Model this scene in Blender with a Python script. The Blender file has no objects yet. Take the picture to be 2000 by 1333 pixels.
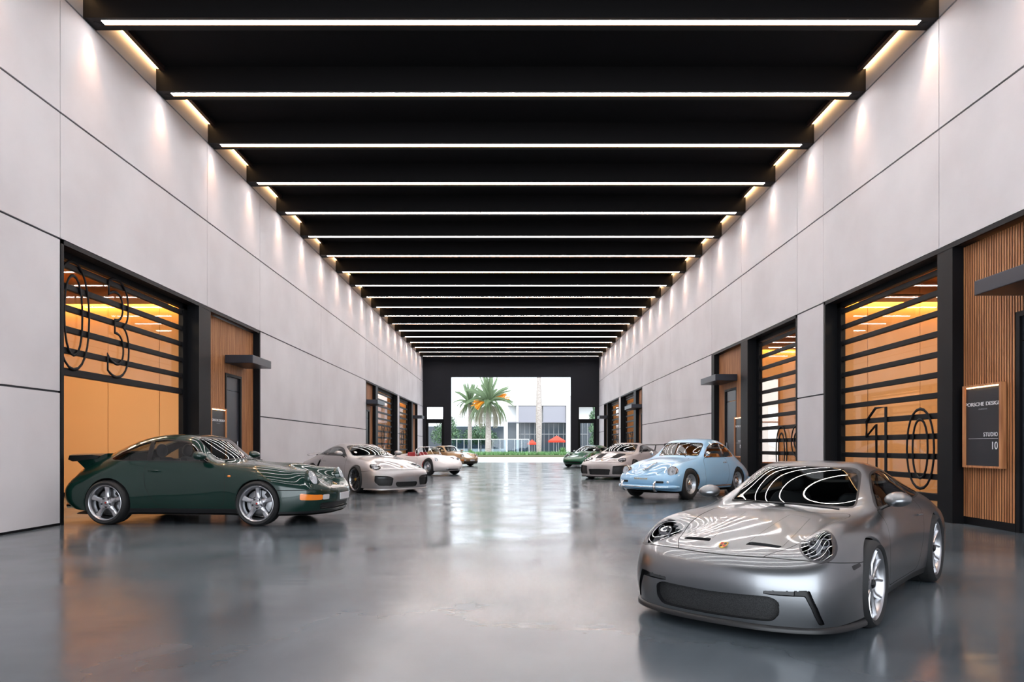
# Car hall with two rows of sports cars, dark beamed ceiling and a portal open to a palm courtyard.
import bpy, bmesh, math, random
import numpy as np
from mathutils import Vector, Matrix

random.seed(7)
R = math.radians
sc = bpy.context.scene
COL = sc.collection

# ---------------------------------------------------------------- camera
EYE = 1.2
cam_d = bpy.data.cameras.new('camera')
cam_d.sensor_width = 36.0
cam_d.lens = 24.0
cam_d.shift_x = 0.001
cam_d.shift_y = 0.10375
cam_d.clip_end = 500
cam = bpy.data.objects.new('camera', cam_d)
COL.objects.link(cam)
cam.location = (0, 0, EYE)
cam.rotation_euler = (R(90), 0, 0)
sc.camera = cam

# ---------------------------------------------------------------- world, sun, exposure
w = bpy.data.worlds.new('sky')
sc.world = w
w.use_nodes = True
bg = w.node_tree.nodes['Background']
bg.inputs[0].default_value = (0.86, 0.93, 1.0, 1)
bg.inputs[1].default_value = 2.6
sun_d = bpy.data.lights.new('sun', 'SUN')
sun_d.energy = 1.2
sun_d.angle = R(3)
sun_d.color = (1, .96, .9)
sun = bpy.data.objects.new('sun', sun_d)
COL.objects.link(sun)
sun.rotation_euler = (R(38), R(-30), 0)
# daylight that enters through the open near end of the hall, behind the camera
day_d = bpy.data.lights.new('entrance_daylight', 'AREA')
day_d.shape = 'RECTANGLE'
day_d.size, day_d.size_y = 13.4, 7.6
day_d.energy = 560
day_d.color = (.86, .93, 1.0)
day = bpy.data.objects.new('entrance_daylight', day_d)
COL.objects.link(day)
day.location = (0, -6.4, 4.2)
day.rotation_euler = (R(90), 0, 0)
vs = sc.view_settings
vs.view_transform = 'Standard'
vs.look = 'None'
vs.exposure = 0.42
vs.gamma = 1.0
vs.use_curve_mapping = False
sc.cycles.use_denoising = True
sc.cycles.max_bounces = 10
sc.cycles.diffuse_bounces = 4
sc.cycles.glossy_bounces = 5
sc.cycles.transparent_max_bounces = 16
sc.cycles.sample_clamp_indirect = 6.0
sc.cycles.caustics_reflective = False
sc.cycles.caustics_refractive = False
# ---------------------------------------------------------------- helpers
def lin(c):
    """sRGB 0-255 triple to linear"""
    return tuple(((v / 255) / 12.92 if v / 255 <= .04045 else ((v / 255 + .055) / 1.055) ** 2.4) for v in c)

def mat(name, col, rough=.5, metal=0., coat=0., spec=.5, emit=None, es=0., trans=0., ior=1.45, coat_rough=.03):
    m = bpy.data.materials.new(name)
    m.use_nodes = True
    b = m.node_tree.nodes['Principled BSDF']
    b.inputs['Base Color'].default_value = (*col, 1)
    b.inputs['Roughness'].default_value = rough
    b.inputs['Metallic'].default_value = metal
    b.inputs['Coat Weight'].default_value = coat
    b.inputs['Coat Roughness'].default_value = coat_rough
    b.inputs['Specular IOR Level'].default_value = spec
    b.inputs['IOR'].default_value = ior
    b.inputs['Transmission Weight'].default_value = trans
    if emit:
        b.inputs['Emission Color'].default_value = (*emit, 1)
        b.inputs['Emission Strength'].default_value = es
    return m

def nd(m, kind, **kw):
    n = m.node_tree.nodes.new(kind)
    for k, v in kw.items():
        if hasattr(n, k):
            setattr(n, k, v)
        else:
            n.inputs[k].default_value = v
    return n

def lk(m, a, b):
    m.node_tree.links.new(a, b)

def bsdf(m):
    return m.node_tree.nodes['Principled BSDF']

def noise_colour(m, c0, c1, scale=3., detail=5., lo=.3, hi=.7, vec_scale=(1, 1, 1), socket='Base Color'):
    tc = nd(m, 'ShaderNodeTexCoord')
    mp = nd(m, 'ShaderNodeMapping')
    mp.inputs['Scale'].default_value = vec_scale
    nz = nd(m, 'ShaderNodeTexNoise', Scale=scale, Detail=detail)
    rp = nd(m, 'ShaderNodeValToRGB')
    rp.color_ramp.elements[0].position = lo
    rp.color_ramp.elements[1].position = hi
    rp.color_ramp.elements[0].color = (*c0, 1)
    rp.color_ramp.elements[1].color = (*c1, 1)
    lk(m, tc.outputs['Object'], mp.inputs[0])
    lk(m, mp.outputs[0], nz.inputs['Vector'])
    lk(m, nz.outputs[0], rp.inputs[0])
    lk(m, rp.outputs[0], bsdf(m).inputs[socket])
    return nz, rp

def glass_mat(name, tint=(1, 1, 1), fac=.9, rough=.02, dark=(.01, .01, .01)):
    """thin pane: fresnel mirror over tinted see-through"""
    m = bpy.data.materials.new(name)
    m.use_nodes = True
    nt = m.node_tree
    nt.nodes.clear()
    out = nt.nodes.new('ShaderNodeOutputMaterial')
    tr = nt.nodes.new('ShaderNodeBsdfTransparent')
    tr.inputs[0].default_value = (*tint, 1)
    gl = nt.nodes.new('ShaderNodeBsdfGlossy')
    gl.inputs['Roughness'].default_value = rough
    gl.inputs[0].default_value = (fac, fac, fac, 1)
    fr = nt.nodes.new('ShaderNodeFresnel')
    ge = nt.nodes.new('ShaderNodeNewGeometry')
    mr_ = nt.nodes.new('ShaderNodeMapRange')      # same index of refraction seen from either face of the thin pane
    mr_.inputs['To Min'].default_value = 1.5
    mr_.inputs['To Max'].default_value = 1 / 1.5
    nt.links.new(ge.outputs['Backfacing'], mr_.inputs[0])
    nt.links.new(mr_.outputs[0], fr.inputs[0])
    mx = nt.nodes.new('ShaderNodeMixShader')
    nt.links.new(fr.outputs[0], mx.inputs[0])
    nt.links.new(tr.outputs[0], mx.inputs[1])
    nt.links.new(gl.outputs[0], mx.inputs[2])
    nt.links.new(mx.outputs[0], out.inputs[0])
    return m

class MB:
    """collects shapes into one mesh"""
    def __init__(s):
        s.v, s.f, s.m = [], [], []

    def add(s, vs, fs, m=0):
        n = len(s.v)
        s.v += [tuple(p) for p in vs]
        s.f += [tuple(i + n for i in f) for f in fs]
        s.m += [m] * len(fs)
        return s

    def box(s, x0, x1, y0, y1, z0, z1, m=0):
        x0, x1 = min(x0, x1), max(x0, x1)
        y0, y1 = min(y0, y1), max(y0, y1)
        z0, z1 = min(z0, z1), max(z0, z1)
        v = [(x, y, z) for x in (x0, x1) for y in (y0, y1) for z in (z0, z1)]
        return s.add(v, [(0, 1, 3, 2), (4, 6, 7, 5), (0, 4, 5, 1), (2, 3, 7, 6), (0, 2, 6, 4), (1, 5, 7, 3)], m)

    def obox(s, c, ax, ay, az, m=0):
        """oriented box: centre and three half-axis vectors"""
        c, ax, ay, az = map(Vector, (c, ax, ay, az))
        v = [c + i * ax + j * ay + k * az for i in (-1, 1) for j in (-1, 1) for k in (-1, 1)]
        return s.add(v, [(0, 1, 3, 2), (4, 6, 7, 5), (0, 4, 5, 1), (2, 3, 7, 6), (0, 2, 6, 4), (1, 5, 7, 3)], m)

    def loft(s, rings, m=0, closed=True, caps=True):
        n = len(rings[0])
        vs = [p for r in rings for p in r]
        fs = []
        for i in range(len(rings) - 1):
            for j in range(n if closed else n - 1):
                k = (j + 1) % n
                fs.append((i * n + j, i * n + k, (i + 1) * n + k, (i + 1) * n + j))
        if caps and closed:
            fs.append(tuple(reversed(range(n))))
            fs.append(tuple(range((len(rings) - 1) * n, len(rings) * n)))
        return s.add(vs, fs, m)

    def tube(s, pts, r, n=8, m=0, closed=False, flat=1.0, up=(0, 0, 1)):
        pts = [Vector(p) for p in pts]
        rings = []
        N = len(pts)
        for i, p in enumerate(pts):
            a = pts[(i - 1) % N] if closed or i > 0 else p
            b = pts[(i + 1) % N] if closed or i < N - 1 else p
            d = (b - a).normalized()
            u = Vector(up)
            if abs(d.dot(u)) > .95:
                u = Vector((1, 0, 0)) if abs(d.x) < .9 else Vector((0, 1, 0))
            x = d.cross(u).normalized()
            y = x.cross(d).normalized()
            rr = r[i] if isinstance(r, (list, tuple)) else r
            rings.append([p + x * rr * math.cos(2 * math.pi * k / n) + y * rr * flat * math.sin(2 * math.pi * k / n) for k in range(n)])
        if closed:
            rings.append(rings[0])
        return s.loft(rings, m, True, not closed)

    def lathe(s, prof, n=32, m=0, axis='Y', centre=(0, 0, 0)):
        """prof: list of (radius, along)"""
        vs, fs = [], []
        cx, cy, cz = centre
        for r, a in prof:
            for k in range(n):
                t = 2 * math.pi * k / n
                c, q = r * math.cos(t), r * math.sin(t)
                vs.append({'Y': (cx + c, cy + a, cz + q), 'Z': (cx + c, cy + q, cz + a), 'X': (cx + a, cy + c, cz + q)}[axis])
        for i in range(len(prof) - 1):
            for k in range(n):
                j = (k + 1) % n
                fs.append((i * n + k, i * n + j, (i + 1) * n + j, (i + 1) * n + k))
        return s.add(vs, fs, m)

    def ball(s, c, rx, ry, rz, nu=16, nv=10, m=0):
        rings = []
        for i in range(nv + 1):
            t = math.pi * (i / nv) - math.pi / 2
            q = max(math.cos(t), .02)
            rings.append([(c[0] + rx * q * math.cos(2 * math.pi * k / nu), c[1] + ry * q * math.sin(2 * math.pi * k / nu), c[2] + rz * math.sin(t)) for k in range(nu)])
        return s.loft(rings, m)

    def prism(s, poly, a, b, f, m=0):
        """poly 2D outline, extruded between depths a and b; f(u, v, d) -> xyz"""
        return s.loft([[f(u, v, a) for u, v in poly], [f(u, v, b) for u, v in poly]], m)

    def build(s, name, mats, parent=None, smooth=None, bevel=0, seg=2, loc=None):
        me = bpy.data.meshes.new(name)
        me.from_pydata([tuple(p) for p in s.v], [], s.f)
        if not isinstance(mats, (list, tuple)):
            mats = [mats]
        for q in mats:
            me.materials.append(q)
        if len(mats) > 1:
            me.polygons.foreach_set('material_index', s.m)
        bm = bmesh.new()
        bm.from_mesh(me)
        bmesh.ops.recalc_face_normals(bm, faces=bm.faces)
        bm.to_mesh(me)
        bm.free()
        if smooth:
            me.shade_smooth()
            me.set_sharp_from_angle(angle=R(smooth))
        o = bpy.data.objects.new(name, me)
        COL.objects.link(o)
        if parent:
            o.parent = parent
        if loc:
            o.location = loc
        if bevel:
            md = o.modifiers.new('bevel', 'BEVEL')
            md.width = bevel
            md.segments = seg
            md.limit_method = 'ANGLE'
        return o

def tag(o, label=None, cat=None, group=None, kind=None):
    if label:
        o['label'] = label
    if cat:
        o['category'] = cat
    if group:
        o['group'] = group
    if kind:
        o['kind'] = kind
    return o

def empty(name, loc=(0, 0, 0), rz=0., scale=(1, 1, 1), label=None, cat=None, group=None, kind=None):
    o = bpy.data.objects.new(name, None)
    COL.objects.link(o)
    o.location = loc
    o.rotation_euler = (0, 0, rz)
    o.scale = scale
    o.empty_display_size = .2
    return tag(o, label, cat, group, kind)

def struct(o, label=None, cat=None):
    o['kind'] = 'structure'
    if label:
        o['label'] = label
    if cat:
        o['category'] = cat
    return o

def light(name, kind, loc, energy, col, parent=None, rot=(0, 0, 0), **kw):
    d = bpy.data.lights.new(name, kind)
    d.energy = energy
    d.color = col
    for k, v in kw.items():
        setattr(d, k, v)
    o = bpy.data.objects.new(name, d)
    COL.objects.link(o)
    o.location = loc
    o.rotation_euler = rot
    if parent:
        o.parent = parent
    return o

def text_mesh(name, body, size, mats, parent, place, sx=1., outline=0., depth=.002, align='CENTER', spacing=1.):
    """writing as a mesh; place(u, v, d) maps text plane to space"""
    cu = bpy.data.curves.new('writing', 'FONT')
    cu.body = body
    cu.size = size
    cu.align_x = align
    cu.space_character = spacing
    cu.resolution_u = 6
    if outline:
        cu.fill_mode = 'NONE'
        cu.bevel_depth = outline
        cu.bevel_resolution = 1
    else:
        cu.extrude = depth
    to = bpy.data.objects.new('writing', cu)
    COL.objects.link(to)
    dg = bpy.context.evaluated_depsgraph_get()
    me = bpy.data.meshes.new_from_object(to.evaluated_get(dg))
    bpy.data.objects.remove(to)
    me.name = name
    for v in me.vertices:
        v.co = place(v.co.x * sx, v.co.y, v.co.z)
    me.materials.clear()
    me.materials.append(mats)
    o = bpy.data.objects.new(name, me)
    COL.objects.link(o)
    if parent:
        o.parent = parent
    return o
# ---------------------------------------------------------------- materials of the hall
W = 6.94            # half width
ZB = 8.17           # underside of beams
ZC = 8.65           # ceiling
YN, YE = -6.0, 53.8 # near and far end
Z2, Z3 = 6.36, 4.41
WARM = (1.0, .66, .34)

M_conc = mat('pale_concrete', lin((206, 202, 207)), .62)
noise_colour(M_conc, lin((199, 193, 195)), lin((216, 211, 213)), .55, 8, .3, .7)
M_joint = mat('panel_joint', lin((70, 70, 74)), .8)
M_black = mat('black_metal', lin((15, 15, 18)), .5, .0, spec=.2)
M_black2 = mat('black_plaster', lin((26, 27, 34)), .8)
M_ceil = mat('black_ceiling', lin((14, 13, 15)), .85, spec=.25)
M_beam = mat('dark_beam', lin((18, 16, 17)), .62, spec=.25)
M_bronze = mat('dark_bronze', lin((62, 46, 42)), .5, .3)
M_led = mat('led_diffuser', (1, 1, 1), .5, emit=(.985, .965, .97), es=31.)
M_fin = mat('amber_glow_fin', lin((214, 140, 84)), .5, .2)  # amber tint paints the warm glow along the slot edge
M_cove = mat('led_cove', (1, 1, 1), .5, emit=(1.0, .60, .26), es=9.)
M_pane = glass_mat('door_glass', (.96, .96, .96), .85)
M_room = mat('ochre_plaster', lin((226, 176, 126)), .7)
M_roomc = mat('room_ceiling', lin((214, 150, 86)), .7)
M_sign = mat('sign_face', lin((38, 39, 44)), .35)
M_white = mat('white_lettering', lin((225, 225, 228)), .5)
M_grayletter = mat('grey_lettering', lin((120, 122, 128)), .5)
M_doorleaf = mat('door_leaf', lin((44, 46, 54)), .35, spec=.6)
M_steel = mat('brushed_steel', lin((150, 150, 155)), .3, 1.)

M_wood = mat('oiled_wood', lin((170, 112, 70)), .5)
noise_colour(M_wood, lin((150, 94, 58)), lin((206, 144, 96)), 3.2, 8, .3, .72, (6, 9, .35))

M_floor = mat('polished_concrete', lin((122, 125, 128)), .13, spec=.38)
nz, rp = noise_colour(M_floor, lin((64, 71, 77)), lin((96, 104, 110)), .42, 9, .32, .7, (1, 1, 1))
nz.inputs['Distortion'].default_value = .6
tc = nd(M_floor, 'ShaderNodeTexCoord')
n2 = nd(M_floor, 'ShaderNodeTexNoise', Scale=.9, Detail=6)
mr = nd(M_floor, 'ShaderNodeMapRange')
mr.inputs['To Min'].default_value = .11
mr.inputs['To Max'].default_value = .27
mr.inputs['From Min'].default_value = .3
mr.inputs['From Max'].default_value = .7
lk(M_floor, tc.outputs['Object'], n2.inputs['Vector'])
lk(M_floor, n2.outputs[0], mr.inputs[0])
lk(M_floor, mr.outputs[0], bsdf(M_floor).inputs['Roughness'])
n3 = nd(M_floor, 'ShaderNodeTexNoise', Scale=1.6, Detail=3)
bp = nd(M_floor, 'ShaderNodeBump', Strength=.05, Distance=.05)
mp3 = nd(M_floor, 'ShaderNodeMapping')
mp3.inputs['Scale'].default_value = (.35, 1.6, 1)
lk(M_floor, tc.outputs['Object'], mp3.inputs[0])
lk(M_floor, mp3.outputs[0], n3.inputs['Vector'])
lk(M_floor, n3.outputs[0], bp.inputs['Height'])
lk(M_floor, bp.outputs[0], bsdf(M_floor).inputs['Normal'])

# ---------------------------------------------------------------- floor and ceiling
struct(MB().box(-15, 15, YN - 8, YE + .3, -.2, 0).build('floor', M_floor), 'polished grey concrete floor of the whole hall', 'floor')
struct(MB().box(-W - .4, W + .4, YN, YE + .3, ZC, ZC + .25).build('ceiling', M_ceil), 'black flat ceiling above the dark beams', 'ceiling')

# ---------------------------------------------------------------- side walls: concrete panels with open joints on a dark backing
def side_wall(name, sx, cols, rows, label):
    """cols: (y0, y1, z from) - panels rise from that height"""
    mb = MB()
    g, gh = .008, .016
    for y0, y1, zf in cols:
        zs = [z for z in rows if z > zf + .01]
        z0 = zf
        for z1 in zs:
            mb.box(sx * W, sx * (W + .05), y0 + g, y1 - g, z0 + (gh if z0 else 0), z1 - gh, 0)
            z0 = z1
        mb.box(sx * (W + .03), sx * (W + .4), y0, y1, zf, rows[-1], 1)
    o = mb.build(name, [M_conc, M_joint])
    return struct(o, label, 'wall')

ROWS_L = [2.05, Z3, Z2, ZB, ZC]
ROWS_R = [2.38, Z3, Z2, ZB, ZC]
side_wall('wall_left', -1, [(YN, -1.4, 0), (-1.4, 4.6, 0), (4.6, 10.51, 0), (10.51, 15.6, Z3), (15.6, 18.88, Z3), (18.88, 24.94, 0), (24.94, 32.66, 0),
                           (32.66, 35.6, Z3), (35.6, 41.75, Z3), (41.75, 42.45, 0), (42.45, 50.65, Z3), (50.65, YE, 0)], ROWS_L,
          'pale concrete panel wall on the left with four openings')
side_wall('wall_right', 1, [(YN, 1.6, 0), (1.6, 7.75, 0), (7.75, 11.07, Z3), (11.07, 15.17, Z3), (15.17, 16.55, 0), (16.55, 20.56, Z3), (20.56, 23.6, Z3),
                           (23.6, 29.75, 0), (29.75, 36.1, 0), (36.1, 38.6, Z3), (38.6, 43.15, Z3), (43.15, 43.9, 0), (43.9, 50.9, Z3), (50.9, YE, 0)], ROWS_R,
          'pale concrete panel wall on the right behind the blue coupe')
for sx, nm, runs in ((-1, 'left', [(YN, 10.5), (18.9, 32.6), (41.8, 42.4), (50.7, YE)]), (1, 'right', [(YN, 7.7), (15.2, 16.5), (23.65, 36.05), (43.2, 43.85), (50.95, YE)])):
    mb = MB()
    for a, b in runs:
        mb.box(sx * (W - .008), sx * (W + .01), a, b, 0, .035)
    struct(mb.build('baseboard_' + nm, M_black), 'thin black skirting along the foot of the %s wall' % nm, 'baseboard')

# end wall with portal, side doors
mb = MB()
T = .35
PX, PZ = 4.72, 6.73
for sx in (-1, 1):
    xo, xi = 6.72, 5.28      # side light hole
    mb.box(sx * PX, sx * xi, YE, YE + T, 0, ZC)
    mb.box(sx * xo, sx * (W + .4), YE, YE + T, 0, ZC)
    mb.box(sx * xi, sx * xo, YE, YE + T, 4.42, ZC)
mb.box(-PX, PX, YE, YE + T, PZ, ZC)
struct(mb.build('wall_end', M_black2), 'black end wall around the big portal', 'wall')
for sx, nm in ((-1, 'left'), (1, 'right')):
    mb = MB()
    a, b = sorted((sx * 5.28, sx * 6.72))
    mb.box(a, a + .09, YE + .1, YE + .2, 0, 4.42).box(b - .09, b, YE + .1, YE + .2, 0, 4.42)
    mb.box(a + .09, b - .09, YE + .1, YE + .2, 3.2, 3.42).box(a + .09, b - .09, YE + .1, YE + .2, 4.36, 4.42)
    mb.box(a + .09, a + .2, YE + .11, YE + .19, 0, 3.2).box(b - .2, b - .09, YE + .11, YE + .19, 0, 3.2).box(a + .2, b - .2, YE + .11, YE + .19, 0, .2).box(a + .2, b - .2, YE + .11, YE + .19, 3.1, 3.2)
    d = struct(mb.build('door_%d' % (1 if sx < 0 else 2), M_black), 'black framed glass door with transom %s of the portal' % nm, 'door')
    MB().box(a + .09, b - .09, YE + .14, YE + .15, .1, 4.38).build('pane', M_pane, d)
    MB().tube([(sx * 5.55, YE + .06, .95), (sx * 5.55, YE + .06, 1.35)], .015).build('handle', M_steel, d)

# ---------------------------------------------------------------- ceiling beams with light slot, wall strips, downlights
ORD = ['nearest', 'second', 'third', 'fourth', 'fifth', 'sixth', 'seventh', 'eighth', 'ninth', 'tenth', 'eleventh', 'twelfth', 'thirteenth',
       'fourteenth', 'fifteenth', 'sixteenth', 'seventeenth', 'eighteenth', 'nineteenth']
PITCH, Y0 = 2.28, 11.07
bm_case = MB()
bm_case.box(-W, W, 0, .07, ZB, ZC).box(-W, W, .17, .34, ZB, ZC).box(-W, -W + .25, .07, .17, ZB, ZC).box(W - .25, W, .07, .17, ZB, ZC).box(-W + .25, W - .25, .07, .17, ZB + .05, ZC)
case0 = bm_case.build('casing', M_beam)
strip0 = MB().box(-W + .25, W - .25, .072, .168, ZB - .002, ZB + .05).build('light_strip', M_led)
fin0 = MB().box(-W + .25, W - .25, .17, .178, ZB - .014, ZB + .002).build('slot_trim', M_fin)  # thin fin added to give an amber line of light beside the strip
lens0 = [fin0] + [MB().lathe([(.0, 0), (.045, 0), (.045, .02), (.06, .02), (.06, -.004), (.0, -.004)], 20, 0, 'Z', (sx * (W - .13), .17, ZB)).build('downlight', M_black) for sx in (-1, 1)]
beam_y = [Y0 + PITCH * k for k in range(19)]
first = True
for k in range(-4, 19):
    y = Y0 + PITCH * k
    if k >= 0:
        lab = '%s dark ceiling beam%s with a glowing light slot' % (ORD[k], '' if k == 0 else ' from the front of the picture')
        if k == 0:
            lab = 'nearest dark ceiling beam at the picture top with a glowing light slot'
    else:
        lab = 'dark ceiling beam overhead, %s before the first one in view' % ORD[-k]
    b = empty('ceiling_beam', (0, y, 0), label=lab, cat='beam', group='ceiling beams')
    for src in [case0, strip0] + lens0:
        c = src if first else src.copy()
        if not first:
            COL.objects.link(c)
        c.parent = b
    first = False
    for sx in (-1, 1):
        light('downlight_lamp', 'SPOT', (sx * (W - .10), .17, ZB - .02), 130, (1, .50, .25), b, (0, R(sx * 4), 0), spot_size=R(64), spot_blend=1., shadow_soft_size=.03)
s0 = None
for sx, side in ((-1, 'left'), (1, 'right')):
    for k in range(-3, 19):
        y1 = Y0 + PITCH * k - .005
        y0 = y1 - PITCH + .35
        if s0 is None:
            t = MB().box(.09, .17, y0 - y1, 0, ZC - .09, ZC).build('trim', M_bronze)
            d = MB().box(.02, .085, y0 - y1, 0, ZC - .05, ZC - .02).build('diffuser', M_cove)
            s0 = (t, d)
            pr = s0
        else:
            pr = [q.copy() for q in s0]
            for q in pr:
                COL.objects.link(q)
        if k > 0:
            lab = 'warm strip light along the %s wall just before the %s beam' % (side, ORD[k])
        elif k == 0:
            lab = 'warm strip light along the %s wall in front of the nearest beam' % side
        else:
            lab = 'warm strip light high on the %s wall overhead, bay %s from the nearest beam' % (side, ORD[-k])
        e = empty('wall_strip_light', (sx * W, y1, 0), 0, (-sx, 1, 1), lab, 'light', 'strip lights along the walls')
        for q in pr:
            q.parent = e

# ---------------------------------------------------------------- openings
def frame_box(mb, sx, y0, y1, dep=.3):
    """black lining of an opening"""
    t = .07
    mb.box(sx * (W - .012), sx * (W + dep + .1), y0 - .0, y0 + t, 0, Z3)
    mb.box(sx * (W - .012), sx * (W + dep + .1), y1 - t, y1, 0, Z3)
    mb.box(sx * (W - .012), sx * (W + .03), y0, y1, Z3 - .07, Z3)

door_n = 2
def overhead_door(sx, y0, y1, kmin, nums, label):
    """sectional glass door between y0 and y1; rails every 0.3465 m"""
    global door_n
    door_n += 1
    P = .3465
    xd = W + .3
    d = struct(empty('door_%d' % door_n, (sx * xd, (y0 + y1) / 2, 0)), label, 'door')
    h = (y1 - y0) / 2
    z0 = kmin * P - .06 if kmin > 0 else 0
    mb = MB()
    mb.box(-.05, .05, -h, -h + .13, 0, Z3).box(-.05, .05, h - .2, h, 0, Z3).box(-.05, .05, -h, h, Z3 - .16, Z3)
    mb.build('frame', M_black, d)
    for k in range(max(kmin, 0), 13):
        z = k * P
        t = .062 if k == max(kmin, 0) else .05
        if k == 0:
            z = .05
        MB().box(-.035, .035, -h + .13, h - .2, z - t, z + t).build('rail', M_black, d, bevel=.008)
    MB().box(-.004, .004, -h + .13, h - .2, z0, Z3 - .16).build('pane', M_pane, d)
    for ch, yc, wd, zb, zt in nums:
        # digit outline: cap height of the font is 0.73 of its size
        size = (zt - zb) / .74
        me_w = .58 * size
        s_ = wd / me_w
        fl = -sx  # reading direction along y
        if ch == '1':
            pl1 = [(0, .837), (.48, 1), (1, 1), (1, 0), (.52, 0), (.52, .78), (0, .625)]
            MB().tube([((-sx) * .05, yc - (y0 + y1) / 2 + fl * (u - .5) * wd * .75, zb + v * (zt - zb)) for u, v in pl1], .026, 6, 0, True).build('numeral', M_black, d)
            continue
        o = text_mesh('numeral', ch, size, M_black, d, lambda u, v, q, fl=fl, yc=yc, zb=zb: ((-sx) * (.05) + q * .5 * -sx, yc - (y0 + y1) / 2 + fl * u, zb + v), s_, .027)
    return d

def slat_panel(sx, y0, y1, label, hole=None):
    """wood slats on black backing; hole = (ya, yb, ztop) for the person door"""
    xb = W + .17
    yc = (y0 + y1) / 2
    o = MB()
    segs = [(y0, y1, .12, Z3 - .08)]
    if hole:
        ya, yb, zt = hole
        segs = [(y0, ya, .12, Z3 - .08), (yb, y1, .12, Z3 - .08), (ya, yb, zt, Z3 - .08)]
    for a, b, za, zb in segs:
        if b - a < .06:
            continue
        o.box(sx * xb, sx * (xb + .05), a, b, 0 if za < .2 else za, zb, 1)
        n = max(1, int((b - a) / .052))
        p = (b - a) / n
        for i in range(n):
            m = a + (i + .5) * p
            o.box(sx * (xb - .010), sx * xb, m - .0135, m + .0135, za, zb, 0)
    return tag(o.build('slat_panel', [M_wood, M_black]), label, 'wall cladding', 'slatted wood panels')

def person_door(sx, ya, yb, zt, label):
    global door_n
    door_n += 1
    x = W + .22
    d = struct(empty('door_%d' % door_n, (sx * x, (ya + yb) / 2, 0)), label, 'door')
    h = (yb - ya) / 2
    MB().box(-.06, .08, -h, -h + .07, 0, zt).box(-.06, .08, h - .07, h, 0, zt).box(-.06, .08, -h + .07, h - .07, zt - .07, zt).build('frame', M_black, d)
    MB().box(-.02, .03, -h + .07, h - .07, .01, zt - .42).build('leaf', M_doorleaf, d)
    MB().box(-.02, .03, -h + .07, h - .07, zt - .40, zt - .07).build('transom', M_doorleaf, d)
    MB().tube([(-sx * .05, h - .2, 1.0), (-sx * .05, h - .2, 1.35)], .014, 8).box(-.02, .02, h - .22, h - .18, 1.15, 1.19).build('handle', M_steel, d)

def canopy(sx, ya, yb, label):
    o = MB().box(sx * (W - .55), sx * (W + .14), ya, yb, 3.29, 3.49).build('door_canopy', M_canopy, bevel=.01)
    tag(o, label, 'canopy', 'door canopies')
M_canopy = mat('canopy_metal', lin((58, 60, 68)), .38, .5)

def wall_sign(sx, y0, y1, num, label, big=True):
    z0, z1 = .92, 2.09
    xs = W + .17 - .03 - .055
    s = empty('studio_sign', (sx * xs, (y0 + y1) / 2, z0), 0, label=label, cat='sign')
    h = (y1 - y0) / 2
    H_ = z1 - z0
    x0, x1 = (0, .055)
    MB().box(sx * .01, sx * x1, -h, h, 0, H_).build('board', M_sign, s)
    MB().box(-sx * .02, sx * x1, -h - .045, -h, -.03, H_ + .05).box(-sx * .02, sx * x1, h, h + .045, -.03, H_ + .05).box(-sx * .02, sx * x1, -h, h, -.03, 0).box(-sx * .02, sx * x1, -h, h, H_ + .02, H_ + .05).build('frame', M_wood, s)
    MB().box(-sx * .012, sx * .004, -h + .04, h - .04, H_ + .004, H_ + .018).build('light_strip', M_cove, s)
    fl = -sx
    def pl(y, z):
        return lambda u, v, q: (sx * .008 - sx * q, fl * u + y, z + v)
    text_mesh('lettering', 'PORSCHE', .078, M_white, s, pl(fl * .025, H_ - .27), 1.28, spacing=.95, align='RIGHT')
    text_mesh('lettering', 'DESIGN', .078, M_white, s, pl(fl * .06, H_ - .27), 1.28, spacing=.95, align='LEFT')
    text_mesh('lettering', 'CLUBHOUSE', .03, M_grayletter, s, pl(0, H_ - .33), 1.1)
    text_mesh('lettering', 'STUDIO', .085, M_white, s, pl(fl * (h - .06), .44), .9, align='RIGHT', spacing=1.15)
    text_mesh('lettering', num, .16, M_white, s, pl(fl * (h - .06), .25), .9, align='RIGHT')
    MB().box(sx * .006, sx * .012, -h + .06, h - .06, .405, .411).build('rule', M_white, s)

def column(sx, y0, y1, label):
    o = MB().box(sx * (W - .008), sx * (W + .4), y0, y1, 0, Z3).build('trim_%d' % (len([q for q in bpy.data.objects if q.name.startswith('trim_')]) + 1), M_black)
    struct(o, label, 'pillar')

def lining(sx, y0, y1, label):
    mb = MB()
    frame_box(mb, sx, y0, y1)
    mb.box(sx * (W + .03), sx * (W + .4), y0, y1, Z3 - .05, Z3 + .0, 1)
    struct(mb.build('trim_%d' % (len([q for q in bpy.data.objects if q.name.startswith('trim_')]) + 1), [M_black, M_bronze]), label, 'trim')

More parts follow.
